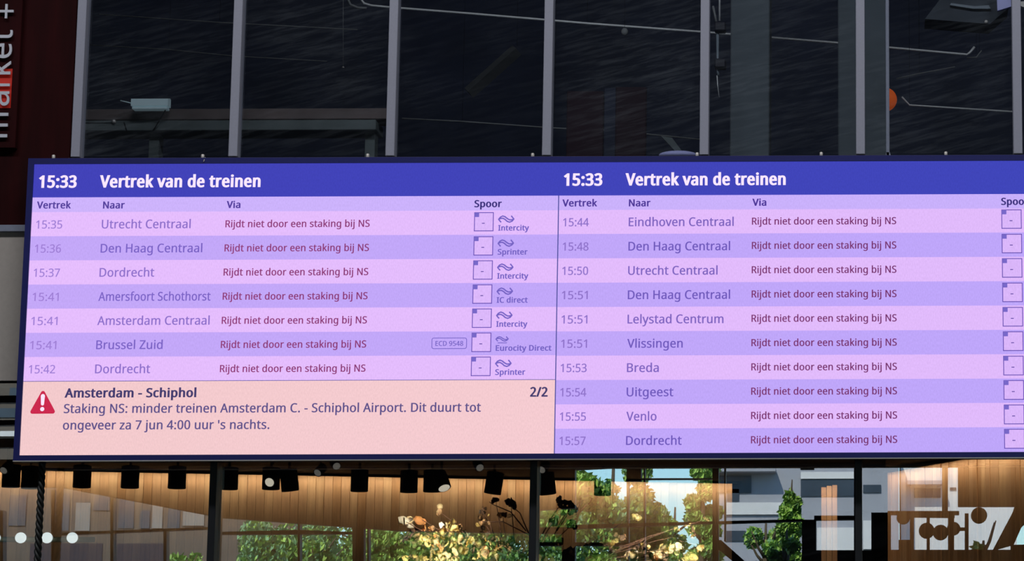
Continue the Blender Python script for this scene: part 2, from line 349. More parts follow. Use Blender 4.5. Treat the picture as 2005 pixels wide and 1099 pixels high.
# letter outlines (advance width, closed bezier loops as handle, point, handle triples in thousandths)
GLYPH = json.loads(r'''{"'":[180,[[103,573,128,573,123,504,118,435,112,366,98,366,83,366,68,366,63,435,57,504,52,573,78,573]]],"+":[459,[[257,366,257,311,311,311,364,311,417,311,417,292,417,273,417,254,364,254,311,254,257,254,257,199,257,144,257,89,238,89,219,89,200,89,200,144,200,199,200,254,146,254,93,254,40,254,40,273,40,292,40,311,93,311,146,311,200,311,200,366,200,422,200,477,219,477,238,477,257,477,257,422]]],"-":[258,[[97,184,32,184,32,204,32,225,32,246,97,246,161,246,226,246,226,225,226,204,226,184,161,184]]],".":[215,[[58,24,58,43,58,63,63,77,72,85,82,93,93,97,107,97,121,97,132,93,142,85,152,77,157,63,157,43,157,24,152,10,142,2,132,-7,121,-11,107,-11,93,-11,82,-7,72,2,63,10]]],"/":[298,[[267,573,290,573,219,382,148,191,77,0,54,0,31,0,8,0,79,191,150,382,221,573,244,573]]],"0":[459,[[419,349,419,287,419,241,416,199,409,163,402,126,391,96,376,70,360,45,341,25,316,12,292,-1,263,-8,229,-8,186,-8,150,4,122,27,94,51,73,85,60,129,46,173,39,226,39,287,39,349,46,402,58,446,71,490,91,523,119,547,146,570,183,581,229,581,271,581,307,570,335,547,364,523,385,490,399,446,412,402],[110,339,110,287,110,235,114,191,121,156,129,122,142,96,159,78,177,61,200,52,229,52,257,52,281,61,298,78,315,95,328,121,336,156,344,191,348,235,348,287,348,339,344,383,336,417,328,452,315,478,298,495,281,513,257,521,229,521,200,521,177,513,159,495,142,478,129,452,121,417,114,383]]],"1":[459,[[285,191,285,0,262,0,239,0,216,0,216,133,216,267,216,400,216,416,216,429,216,439,216,450,217,460,217,470,218,479,218,489,219,499,210,490,203,483,196,477,189,471,180,464,169,455,149,438,129,422,108,405,96,421,84,437,71,452,123,492,175,532,226,573,246,573,265,573,285,573,285,382]]],"2":[459,[[417,21,417,0,291,0,165,0,38,0,38,20,38,39,38,59,88,109,138,160,188,210,217,239,242,265,261,287,281,310,296,332,306,353,316,375,322,399,322,424,322,456,312,480,294,496,275,512,250,520,221,520,193,520,168,516,147,506,126,496,105,483,83,466,70,482,57,497,45,513,60,526,76,538,94,548,112,558,132,566,153,572,174,578,196,581,221,581,256,581,287,574,313,562,338,550,358,532,372,510,387,487,394,460,394,428,394,398,388,370,375,344,363,318,346,292,324,267,302,241,276,214,247,185,207,146,167,107,128,67,128,66,128,65,128,64,224,64,321,64,417,64,417,43]]],"3":[459,[[395,480,395,439,395,413,391,391,381,372,371,353,358,338,340,326,322,315,301,306,277,302,277,300,277,299,277,298,323,293,357,279,379,255,402,231,413,201,413,163,413,130,405,100,390,74,374,48,350,28,318,14,286,-1,244,-8,193,-8,163,-8,136,-6,110,-1,84,3,60,11,36,23,36,45,36,67,36,89,60,77,86,68,114,61,142,55,168,51,194,51,245,51,282,61,305,81,328,101,339,129,339,164,339,188,333,208,320,223,308,237,289,248,265,255,241,262,213,265,179,265,160,265,142,265,123,265,123,285,123,306,123,326,142,326,161,326,180,326,211,326,238,330,259,339,280,348,296,361,307,377,318,394,323,412,323,434,323,462,314,483,295,498,276,514,251,521,219,521,199,521,180,519,164,515,147,511,132,506,117,498,103,491,89,483,75,473,63,489,51,505,39,521,60,537,85,551,115,563,145,575,180,581,218,581,278,581,323,567,352,540,381,514]]],"4":[459,[[443,151,443,130,415,130,387,130,359,130,359,87,359,43,359,0,337,0,314,0,291,0,291,43,291,87,291,130,200,130,108,130,17,130,17,150,17,170,17,190,107,319,196,447,286,576,311,576,335,576,359,576,359,448,359,321,359,193,387,193,415,193,443,193,443,172],[291,314,291,374,291,388,291,400,291,412,292,423,292,434,293,444,293,454,294,464,294,474,294,483,295,492,295,500,294,500,293,500,292,500,288,490,282,479,276,468,269,456,263,446,257,438,200,356,143,275,86,193,154,193,223,193,291,193,291,253]]],"5":[459,[[202,351,221,351,260,351,294,345,322,331,351,318,374,299,389,274,405,249,413,219,413,183,413,143,404,109,387,81,370,52,346,30,314,15,282,0,244,-8,199,-8,169,-8,142,-5,116,0,90,5,68,13,51,23,51,45,51,68,51,90,70,78,93,69,121,62,148,55,175,52,200,52,228,52,253,57,274,65,295,74,311,88,323,106,335,125,341,148,341,176,341,213,329,242,306,262,283,282,247,292,197,292,182,292,165,291,146,288,127,285,111,283,99,280,88,287,76,295,64,302,71,392,79,482,86,573,182,573,277,573,373,573,373,551,373,530,373,508,297,508,222,508,146,508,141,453,137,398,132,342,141,344,154,346,169,348,185,350]]],"6":[459,[[44,202,44,245,44,278,46,310,51,342,55,374,63,405,75,433,86,462,101,487,121,510,141,532,166,549,196,562,226,574,263,581,306,581,318,581,330,580,344,579,357,578,368,576,377,573,377,553,377,533,377,513,367,516,356,519,344,520,332,522,320,523,308,523,271,523,240,517,216,504,191,492,172,475,158,454,143,433,133,408,127,380,120,352,116,323,115,291,116,291,118,291,119,291,128,304,138,315,150,326,162,336,177,344,194,350,212,356,232,358,255,358,288,358,317,352,342,338,367,324,386,305,400,279,414,253,421,221,421,184,421,145,414,111,399,82,384,53,363,31,336,15,309,0,276,-8,239,-8,212,-8,186,-3,163,7,139,17,119,33,101,54,83,75,69,101,59,133,49,165],[218,51,238,51,272,51,299,62,320,84,341,105,351,139,351,184,351,221,342,250,324,271,305,292,277,303,241,303,215,303,194,298,175,287,156,277,142,264,131,248,121,232,115,215,115,198,115,180,118,163,123,146,128,129,136,113,146,99,157,84,170,73,185,64,200,56]]],"7":[459,[[135,0,109,0,187,169,266,339,344,508,241,508,138,508,35,508,35,530,35,551,35,573,163,573,291,573,419,573,419,554,419,536,419,518,342,345,264,173,187,0,161,0]]],"8":[459,[[196,581,229,581,262,581,292,575,318,565,343,555,363,539,378,519,393,499,400,473,400,443,400,420,395,400,385,383,375,366,362,351,346,338,329,325,311,313,291,303,315,292,336,279,355,265,374,251,390,234,401,216,413,197,419,175,419,148,419,116,411,89,395,65,380,42,358,24,330,11,302,-2,269,-8,231,-8,190,-8,155,-2,126,10,98,23,76,40,61,63,47,86,39,113,39,146,39,172,45,195,56,214,67,233,81,250,99,264,118,278,137,289,158,299,139,310,122,322,107,336,92,349,80,365,71,383,62,400,58,421,58,444,58,474,65,498,80,518,95,538,115,554,141,565,167,575],[108,165,108,145,108,117,118,94,138,76,158,57,188,48,229,48,268,48,298,57,319,76,339,94,350,118,350,148,350,166,345,183,335,197,325,211,311,224,293,235,275,246,254,256,229,265,225,267,221,269,217,270,193,260,173,249,157,237,141,226,129,212,121,197,112,182],[259,524,228,524,198,524,174,517,155,502,136,488,127,468,127,441,127,421,131,405,141,391,150,378,163,367,179,357,195,348,213,339,232,330,250,338,267,347,282,357,297,366,308,378,317,392,326,405,330,422,330,441,330,468,321,488,302,502,284,517]]],"9":[459,[[417,371,417,328,417,295,415,263,410,231,406,198,398,168,387,139,375,111,360,85,340,63,320,41,295,23,265,11,234,-2,197,-8,154,-8,143,-8,131,-7,117,-6,103,-5,91,-3,82,0,82,20,82,40,82,60,91,57,103,54,115,53,128,51,141,50,152,50,190,50,221,56,245,68,269,80,289,97,303,118,318,139,328,164,334,192,341,220,345,250,346,281,344,281,342,281,341,281,333,268,323,257,310,247,298,237,283,229,266,223,248,217,228,214,204,214,172,214,143,221,118,235,93,248,74,268,61,294,47,319,40,350,40,387,40,427,48,462,63,491,78,520,99,542,127,557,154,573,186,581,223,581,250,581,276,575,299,565,323,555,343,539,361,518,379,497,392,471,402,439,412,408],[243,521,223,521,190,521,163,510,142,488,120,466,110,433,110,388,110,351,119,322,137,301,155,280,182,269,220,269,245,269,268,275,286,285,305,296,320,309,330,325,340,341,346,357,346,374,346,392,343,409,338,426,333,444,325,460,315,474,305,488,292,500,277,508,261,517]]],":":[215,[[58,24,58,43,58,63,63,77,72,85,82,93,93,97,107,97,121,97,132,93,142,85,152,77,157,63,157,43,157,24,152,10,142,2,132,-7,121,-11,107,-11,93,-11,82,-7,72,2,63,10],[58,367,58,387,58,407,63,421,72,429,82,437,93,441,107,441,121,441,132,437,142,429,152,421,157,407,157,387,157,367,152,353,142,345,132,336,121,332,107,332,93,332,82,336,72,345,63,353]]],"A":[512,[[462,0,437,0,414,59,391,118,368,177,292,177,217,177,141,177,118,118,96,59,73,0,49,0,24,0,0,0,75,192,149,383,224,575,245,575,267,575,289,575,363,383,437,192,512,0,487,0],[304,357,282,415,281,419,278,427,274,438,271,449,267,461,263,473,260,485,257,494,255,500,252,490,250,479,247,468,244,457,241,447,238,438,235,429,232,421,230,415,209,357,187,299,165,241,226,241,286,241,346,241,325,299]]],"B":[521,[[187,573,241,573,313,573,367,562,404,541,440,520,459,483,459,431,459,408,455,388,446,371,438,354,426,339,409,328,393,316,373,308,350,304,350,303,350,301,350,300,374,296,395,289,415,279,435,269,450,254,461,236,472,217,478,193,478,163,478,128,470,99,454,74,438,50,415,31,385,19,356,6,320,0,279,0,212,0,145,0,78,0,78,191,78,382,78,573,132,573],[221,329,256,329,305,329,339,337,357,352,375,368,384,392,384,423,384,454,373,477,351,490,329,504,293,511,245,511,213,511,182,511,150,511,150,450,150,389,150,329,185,329],[187,269,150,269,150,199,150,130,150,61,188,61,227,61,265,61,316,61,352,71,371,91,391,110,401,136,401,168,401,189,397,206,388,221,379,236,364,248,344,256,323,265,295,269,260,269,223,269]]],"C":[507,[[349,517,323,517,293,517,265,512,241,502,216,491,195,476,178,456,161,436,148,412,139,383,130,354,125,322,125,286,125,239,132,198,147,164,162,129,184,102,213,83,242,65,279,55,322,55,348,55,371,57,394,62,416,66,438,71,460,78,460,57,460,36,460,15,438,7,416,1,393,-2,371,-6,343,-8,312,-8,254,-8,205,4,166,28,127,52,98,86,78,131,59,175,49,227,49,287,49,330,55,370,67,406,79,442,97,473,120,499,143,525,172,545,206,559,240,574,280,581,324,581,353,581,382,578,409,572,436,566,461,558,482,547,472,527,463,506,453,486,435,494,416,501,394,508,372,514]]],"D":[585,[[536,353,536,292,536,228,525,174,501,131,477,87,443,55,399,33,354,11,300,0,237,0,184,0,131,0,78,0,78,191,78,382,78,573,137,573,195,573,254,573,312,573,362,562,404,540,446,519,479,488,502,446,525,405],[460,214,460,289,460,340,452,382,435,415,418,447,394,471,361,487,329,503,290,511,244,511,213,511,181,511,150,511,150,361,150,211,150,62,176,62,202,62,228,62,305,62,363,81,402,119,441,157]]],"E":[446,[[398,21,398,0,291,0,184,0,78,0,78,191,78,382,78,573,184,573,291,573,398,573,398,551,398,530,398,509,315,509,233,509,150,509,150,450,150,390,150,330,228,330,306,330,383,330,383,310,383,289,383,268,306,268,228,268,150,268,150,200,150,132,150,63,233,63,315,63,398,63,398,42]]],"H":[594,[[516,191,516,0,492,0,468,0,443,0,443,89,443,178,443,267,346,267,248,267,150,267,150,178,150,89,150,0,126,0,102,0,78,0,78,191,78,382,78,573,102,573,126,573,150,573,150,492,150,411,150,330,248,330,346,330,443,330,443,411,443,492,443,573,468,573,492,573,516,573,516,382]]],"I":[272,[[239,14,239,0,170,0,101,0,32,0,32,14,32,28,32,42,55,47,77,52,99,57,99,210,99,362,99,515,77,520,55,526,32,531,32,545,32,559,32,573,101,573,170,573,239,573,239,559,239,545,239,531,217,526,194,520,172,515,172,362,172,210,172,57,194,52,217,47,239,42,239,28]]],"L":[420,[[185,0,78,0,78,191,78,382,78,573,102,573,126,573,150,573,150,403,150,234,150,64,233,64,317,64,400,64,400,43,400,21,400,0,293,0]]],"N":[609,[[532,191,532,0,504,0,476,0,447,0,345,159,243,317,141,476,140,476,139,476,138,476,139,463,140,449,141,432,142,415,142,397,143,378,144,359,144,340,144,320,144,213,144,107,144,0,122,0,100,0,78,0,78,191,78,382,78,573,106,573,133,573,161,573,263,415,365,257,467,99,468,99,469,99,470,99,469,107,469,120,468,137,467,154,466,173,466,193,465,214,464,232,464,249,464,357,464,465,464,573,487,573,509,573,532,573,532,382]]],"R":[499,[[183,573,236,573,283,573,323,567,353,555,384,543,407,524,422,500,437,476,444,446,444,410,444,379,439,354,427,334,416,313,402,297,385,285,367,273,349,264,330,257,382,171,434,86,487,0,459,0,431,0,403,0,356,79,310,158,264,237,226,237,188,237,150,237,150,158,150,79,150,0,126,0,102,0,78,0,78,191,78,382,78,573,130,573],[263,510,232,510,204,510,177,510,150,510,150,439,150,368,150,298,179,298,207,298,236,298,282,298,316,307,338,325,359,344,370,371,370,407,370,432,365,452,355,467,345,482,330,493,310,500,289,507]]],"S":[440,[[403,183,403,153,403,119,394,90,378,66,361,42,337,24,307,11,276,-2,240,-8,198,-8,177,-8,156,-7,137,-5,117,-3,99,0,83,4,67,8,53,13,41,19,41,42,41,65,41,88,60,80,84,72,113,65,141,58,171,55,201,55,230,55,253,58,273,66,292,73,306,84,316,98,326,112,330,128,330,147,330,165,326,181,318,194,310,207,297,219,277,230,258,241,230,252,196,265,171,274,150,283,131,294,113,304,97,316,85,330,73,343,63,358,57,375,51,392,48,412,48,435,48,465,56,491,71,513,87,534,108,551,136,563,163,575,195,581,231,581,262,581,291,578,318,572,344,566,368,558,389,549,381,528,374,507,366,487,347,495,325,503,302,508,279,514,254,517,229,517,205,517,185,514,169,507,153,500,141,490,133,478,125,465,121,450,121,434,121,415,125,399,133,386,141,373,154,361,172,351,191,341,215,330,246,318,280,306,308,293,332,279,355,265,372,248,385,228,397,208]]],"U":[586,[[513,326,513,202,513,163,505,127,489,95,473,63,449,38,416,20,383,1,341,-8,290,-8,219,-8,165,11,128,50,91,89,72,140,72,204,72,327,72,450,72,573,96,573,120,573,144,573,144,449,144,325,144,201,144,155,157,119,182,93,206,67,244,55,294,55,329,55,357,61,379,73,401,86,416,103,427,126,437,148,442,173,442,202,442,326,442,449,442,573,466,573,489,573,513,573,513,449]]],"V":[481,[[456,573,481,573,413,382,345,191,277,0,253,0,229,0,204,0,136,191,68,382,0,573,25,573,50,573,75,573,118,450,161,328,204,205,210,190,215,175,220,160,224,146,228,132,231,119,235,106,238,93,241,80,243,93,246,106,250,119,253,133,257,147,262,161,266,176,271,191,277,207,319,329,362,451,405,573,430,573]]],"Z":[459,[[427,21,427,0,295,0,163,0,30,0,30,18,30,36,30,55,131,206,231,357,332,508,235,508,137,508,40,508,40,530,40,551,40,573,167,573,293,573,419,573,419,554,419,536,419,518,319,367,218,215,118,64,221,64,324,64,427,64,427,43]]],"a":[450,[[203,437,231,437,283,437,322,426,347,403,372,380,385,343,385,293,385,195,385,98,385,0,368,0,351,0,334,0,329,20,325,41,320,61,319,61,318,61,317,61,304,45,292,32,279,22,266,12,251,4,234,-1,217,-6,196,-8,172,-8,147,-8,124,-3,103,6,82,15,66,29,55,48,43,67,37,91,37,119,37,162,54,195,87,219,121,242,173,254,243,257,267,257,292,258,316,259,316,268,316,276,316,285,316,321,308,345,293,359,277,373,255,380,227,380,204,380,183,377,163,370,142,363,123,356,106,347,99,365,91,383,84,400,103,410,125,419,151,426,176,433],[273,209,252,208,198,206,161,197,141,182,120,167,110,146,110,119,110,95,117,77,132,66,147,55,165,49,188,49,225,49,255,59,279,79,303,99,315,130,315,172,315,184,315,197,315,210,294,209]]],"b":[493,[[139,511,139,461,139,443,138,426,138,410,137,394,136,382,135,373,136,373,137,373,139,373,151,391,168,406,189,419,211,431,238,437,272,437,325,437,368,418,401,381,433,344,449,289,449,215,449,166,442,125,427,91,412,58,392,33,365,17,338,0,307,-8,272,-8,238,-8,211,-2,189,10,168,23,151,37,139,55,137,55,135,55,133,55,128,36,123,18,119,0,102,0,85,0,68,0,68,203,68,406,68,609,92,609,115,609,139,609,139,560],[299,379,260,379,229,379,205,373,188,361,170,350,157,332,150,308,142,285,139,254,139,217,139,216,139,215,139,214,139,161,147,121,165,93,182,65,214,51,261,51,300,51,329,65,348,93,367,121,376,162,376,216,376,270,367,310,348,338,329,365]]],"c":[385,[[265,-8,241,-8,203,-8,169,0,139,15,109,31,86,55,69,87,53,120,44,162,44,213,44,265,53,308,71,342,88,375,112,399,142,415,173,430,207,438,245,438,267,438,288,436,309,431,329,426,346,421,358,415,351,395,344,376,337,356,324,361,309,365,292,370,275,374,259,376,244,376,215,376,191,370,172,358,154,345,140,327,131,303,122,279,117,249,117,213,117,179,122,150,131,126,140,102,153,84,172,71,190,59,213,53,240,53,263,53,284,55,302,60,320,65,336,71,351,78,351,57,351,36,351,15,337,8,321,2,304,-2,286,-6]]],"d":[493,[[243,-8,221,-8,167,-8,124,11,92,48,60,85,44,140,44,214,44,288,60,344,93,381,125,419,168,438,221,438,244,438,263,435,280,429,296,424,311,416,323,407,335,397,346,386,354,374,356,374,358,374,359,374,359,381,358,392,356,405,355,419,354,430,354,438,354,495,354,552,354,609,378,609,401,609,425,609,425,406,425,203,425,0,406,0,387,0,368,0,365,19,361,38,358,58,357,58,356,58,354,58,346,45,335,34,323,24,311,15,296,7,279,1,263,-5],[193,51,232,51,277,51,309,63,328,88,346,113,355,150,355,200,355,205,355,209,355,213,355,267,346,308,329,336,311,365,279,379,231,379,193,379,165,364,146,334,127,304,117,263,117,213,117,161,127,121,146,93,165,65]]],"e":[452,[[196,438,234,438,271,438,303,430,329,414,356,398,376,375,390,346,404,317,411,283,411,244,411,230,411,215,411,201,313,201,215,201,117,201,118,153,131,116,154,90,178,65,211,52,254,52,281,52,306,55,327,60,348,65,370,72,392,82,392,61,392,41,392,20,370,10,349,3,327,-1,306,-6,280,-8,251,-8,210,-8,174,0,143,17,112,33,88,58,70,91,53,124,44,164,44,212,44,259,52,299,68,333,84,366,106,392,134,411,163,429],[257,380,233,380,200,380,173,369,154,348,134,326,122,296,119,257,192,257,265,257,338,257,338,282,334,303,326,322,319,340,308,354,292,364,277,375]]],"f":[276,[[266,393,266,375,230,375,194,375,158,375,158,250,158,125,158,0,134,0,111,0,87,0,87,125,87,250,87,375,62,375,37,375,12,375,12,386,12,397,12,408,37,416,62,424,87,432,87,441,87,449,87,457,87,494,93,524,104,547,115,570,131,587,152,597,172,608,198,613,227,613,244,613,260,612,274,609,288,606,300,603,310,599,304,581,298,562,292,544,283,546,273,549,262,552,251,554,240,556,228,556,204,556,187,548,175,532,164,516,158,492,158,458,158,449,158,439,158,430,194,430,230,430,266,430,266,412]]],"g":[493,[[165,438,221,438,249,438,274,433,297,422,320,411,339,395,355,373,357,373,358,373,359,373,362,392,366,411,369,430,388,430,406,430,425,430,425,284,425,138,425,-7,425,-48,418,-82,404,-109,390,-137,369,-158,341,-172,312,-186,276,-192,233,-192,202,-192,173,-190,147,-186,121,-181,98,-174,78,-165,78,-144,78,-122,78,-100,98,-111,122,-119,149,-125,176,-131,206,-134,237,-134,273,-134,302,-123,324,-101,345,-80,355,-50,355,-13,355,-7,355,-2,355,4,355,10,356,20,356,32,357,44,357,52,358,57,357,57,356,57,354,57,339,35,321,19,299,8,277,-3,251,-8,221,-8,166,-8,122,11,91,51,60,90,44,144,44,214,44,283,60,337,91,377,122,418],[259,379,230,379,206,379,186,372,169,359,152,346,139,328,130,303,121,279,117,249,117,213,117,160,127,120,146,92,166,64,194,50,232,50,254,50,272,53,288,58,303,64,316,73,326,85,337,97,344,112,349,131,354,149,356,172,356,197,356,203,356,209,356,214,356,253,352,285,343,309,334,333,320,350,302,362,283,373]]],"h":[496,[[139,490,139,431,139,420,138,410,138,399,137,389,136,379,135,370,136,370,138,370,140,370,149,385,160,398,174,407,188,417,203,424,221,429,238,435,255,437,273,437,308,437,337,432,360,421,384,410,401,393,413,370,425,347,431,317,431,280,431,187,431,93,431,0,407,0,384,0,361,0,361,92,361,183,361,275,361,310,353,336,338,353,322,370,298,379,265,379,233,379,207,372,189,360,171,348,158,331,150,308,143,284,139,256,139,222,139,148,139,74,139,0,115,0,92,0,68,0,68,203,68,406,68,609,92,609,115,609,139,609,139,550]]],"i":[207,[[115,430,139,430,139,287,139,143,139,0,115,0,92,0,68,0,68,143,68,287,68,430,92,430],[92,591,104,591,115,591,124,587,133,580,141,573,145,562,145,546,145,531,141,520,133,512,124,505,115,501,104,501,92,501,83,505,75,512,67,520,63,531,63,546,63,562,67,573,75,580,83,587]]],"j":[207,[[46,-192,18,-192,4,-192,-7,-192,-18,-190,-28,-188,-37,-186,-44,-183,-44,-164,-44,-145,-44,-126,-36,-128,-28,-130,-19,-132,-11,-133,-1,-134,9,-134,26,-134,40,-129,51,-120,63,-111,68,-93,68,-67,68,99,68,264,68,430,92,430,115,430,139,430,139,265,139,101,139,-64,139,-91,134,-114,126,-133,117,-152,104,-167,87,-177,69,-187],[63,531,63,546,63,562,67,573,75,580,83,587,92,591,104,591,115,591,124,587,133,580,141,573,145,562,145,546,145,531,141,520,133,512,124,505,115,501,104,501,92,501,83,505,75,512,67,520]]],"k":[428,[[138,397,138,291,138,283,138,271,137,257,136,244,135,231,135,221,136,221,137,221,138,221,141,226,146,232,152,240,159,248,165,256,172,264,179,273,184,279,189,285,235,333,281,381,326,430,354,430,381,430,409,430,351,369,293,307,235,246,297,164,359,82,421,0,393,0,364,0,336,0,286,67,237,134,187,200,171,186,154,172,138,158,138,105,138,53,138,0,115,0,91,0,68,0,68,203,68,406,68,609,91,609,115,609,138,609,138,503]]],"l":[207,[[139,203,139,0,115,0,92,0,68,0,68,203,68,406,68,609,92,609,115,609,139,609,139,406]]],"m":[750,[[512,438,540,438,588,438,625,425,649,401,673,376,685,335,685,280,685,187,685,93,685,0,662,0,638,0,615,0,615,92,615,184,615,277,615,310,608,336,594,353,580,370,558,379,528,379,486,379,456,366,438,342,420,318,411,283,411,237,411,158,411,79,411,0,388,0,365,0,342,0,342,92,342,184,342,277,342,299,338,318,332,333,326,348,316,360,303,367,290,375,274,379,253,379,225,379,202,372,185,360,169,348,157,331,150,308,142,285,139,257,139,223,139,149,139,74,139,0,115,0,92,0,68,0,68,143,68,287,68,430,87,430,106,430,125,430,129,410,132,391,136,371,137,371,138,371,140,371,149,386,160,399,173,409,186,418,200,426,217,431,233,435,249,438,266,438,299,438,327,432,349,420,371,408,388,390,398,366,399,366,400,366,402,366,416,390,436,408,461,420,486,432]]],"n":[496,[[257,438,275,438,326,438,365,425,391,401,418,376,431,335,431,280,431,187,431,93,431,0,407,0,384,0,361,0,361,92,361,183,361,275,361,310,353,336,338,353,322,370,298,379,265,379,217,379,184,365,166,338,148,312,139,273,139,223,139,149,139,74,139,0,115,0,92,0,68,0,68,143,68,287,68,430,87,430,106,430,125,430,129,410,132,391,136,371,137,371,138,371,140,371,149,386,161,399,175,409,189,418,205,426,222,431,239,435]]],"o":[485,[[442,263,442,216,442,180,437,148,428,121,418,93,405,70,388,51,370,31,349,17,324,7,300,-3,272,-8,241,-8,213,-8,187,-3,163,7,139,17,118,31,100,51,83,70,69,93,59,121,49,148,44,180,44,216,44,263,52,304,68,336,84,369,107,394,137,412,167,429,203,438,244,438,283,438,317,429,347,412,377,394,400,369,417,336,433,304],[117,267,117,216,117,182,121,153,130,128,139,103,153,84,172,71,190,57,214,51,243,51,272,51,296,57,314,71,333,84,347,103,356,128,364,153,369,182,369,216,369,250,364,279,355,303,346,327,332,346,314,359,296,372,272,379,242,379,198,379,167,364,147,335,127,306]]],"p":[493,[[250,438,273,438,326,438,368,419,401,383,433,346,449,290,449,216,449,167,442,126,427,93,412,59,392,34,365,17,339,0,308,-8,272,-8,250,-8,230,-5,213,1,196,7,182,14,170,24,158,33,147,43,139,55,137,55,136,55,134,55,135,45,136,34,137,20,138,6,139,-6,139,-16,139,-75,139,-134,139,-192,115,-192,92,-192,68,-192,68,15,68,222,68,430,87,430,107,430,126,430,129,410,132,391,136,371,137,371,138,371,139,371,147,384,158,395,170,405,182,415,196,423,213,429,230,435],[299,379,260,379,231,379,208,373,190,362,172,351,160,335,152,313,144,291,139,263,139,229,139,225,139,220,139,216,139,180,142,150,150,126,157,101,170,83,188,70,206,57,230,51,261,51,288,51,309,58,326,72,343,87,355,106,364,131,372,156,376,184,376,217,376,266,367,305,348,334,329,364]]],"r":[331,[[249,438,269,438,277,438,285,437,295,437,304,436,312,435,319,433,316,411,313,390,310,368,303,370,296,371,287,372,279,373,271,374,264,374,247,374,231,370,217,363,202,356,188,347,176,334,165,321,155,306,149,289,142,271,139,251,139,229,139,153,139,76,139,0,115,0,92,0,68,0,68,143,68,287,68,430,87,430,107,430,126,430,129,404,131,377,134,351,135,351,136,351,137,351,146,367,157,382,170,395,183,408,198,418,214,426,231,434]]],"s":[384,[[348,142,348,119,348,91,341,68,327,49,313,30,294,16,268,6,242,-3,212,-8,176,-8,146,-8,121,-6,99,-1,77,4,58,11,42,19,42,41,42,62,42,83,59,75,80,67,104,60,128,53,153,49,178,49,214,49,240,55,256,66,272,78,280,93,280,112,280,123,277,133,271,141,265,150,255,158,239,167,224,175,202,185,174,196,146,206,122,217,103,228,83,238,68,251,57,266,46,281,41,300,41,324,41,360,56,388,85,408,115,428,154,438,202,438,228,438,253,435,275,430,298,425,319,418,339,409,331,390,323,372,315,353,297,360,278,367,258,372,238,377,218,380,197,380,168,380,146,375,131,366,116,357,108,344,108,328,108,316,112,306,119,298,126,290,137,282,154,274,170,266,191,256,219,246,246,236,269,226,289,215,308,204,323,191,333,176,343,161]]],"t":[289,[[192,50,212,50,222,50,233,51,245,53,256,54,265,56,272,59,272,41,272,23,272,5,264,1,254,-2,240,-4,226,-7,213,-8,200,-8,177,-8,157,-4,138,4,119,11,103,25,91,44,80,63,74,90,74,125,74,209,74,292,74,375,53,375,33,375,13,375,13,387,13,398,13,409,33,418,54,428,75,437,84,468,93,498,103,528,117,528,130,528,144,528,144,496,144,463,144,430,186,430,227,430,269,430,269,412,269,393,269,375,227,375,186,375,144,375,144,292,144,210,144,127,144,101,151,81,163,69,176,56]]],"u":[496,[[404,430,427,430,427,287,427,143,427,0,408,0,389,0,370,0,366,19,363,38,359,57,358,57,357,57,356,57,347,42,335,30,321,20,306,10,291,3,273,-1,256,-6,238,-8,220,-8,186,-8,157,-3,134,8,110,19,93,36,81,59,69,82,63,112,63,148,63,242,63,336,63,430,87,430,111,430,135,430,135,338,135,245,135,153,135,119,142,93,158,76,173,59,198,51,230,51,262,51,287,57,306,69,324,81,337,98,345,121,353,145,357,173,357,206,357,281,357,355,357,430,380,430]]],"v":[407,[[190,0,163,0,109,143,54,287,0,430,25,430,50,430,75,430,106,345,136,261,167,176,171,165,176,152,180,137,185,123,190,109,193,96,197,83,200,72,201,63,202,63,203,63,204,63,207,72,210,83,214,96,218,110,222,123,227,138,232,152,237,165,241,176,271,261,302,345,332,430,357,430,382,430,407,430,353,287,298,143,244,0,217,0]]],"y":[409,[[59,286,1,430,26,430,51,430,76,430,107,348,138,267,169,185,175,171,179,157,184,144,189,130,193,117,196,105,200,92,203,80,205,68,206,68,207,68,209,68,212,82,217,99,224,121,231,142,238,164,245,186,275,267,304,349,333,430,358,430,384,430,409,430,347,267,285,104,224,-59,214,-86,202,-109,188,-130,174,-150,158,-165,138,-176,119,-187,95,-192,67,-192,55,-192,43,-192,34,-190,24,-189,16,-188,9,-186,9,-167,9,-149,9,-130,15,-131,22,-132,30,-133,38,-134,47,-135,56,-135,73,-135,87,-132,99,-126,111,-119,121,-111,130,-99,138,-88,146,-74,152,-59,159,-40,167,-21,174,-2,116,142]]],"z":[377,[[346,18,346,0,241,0,136,0,31,0,31,16,31,31,31,47,108,156,185,266,262,375,190,375,117,375,45,375,45,393,45,412,45,430,143,430,242,430,340,430,340,412,340,395,340,377,264,269,188,162,112,55,190,55,268,55,346,55,346,36]]]," ":[209,[]]}''')
_fc = {}
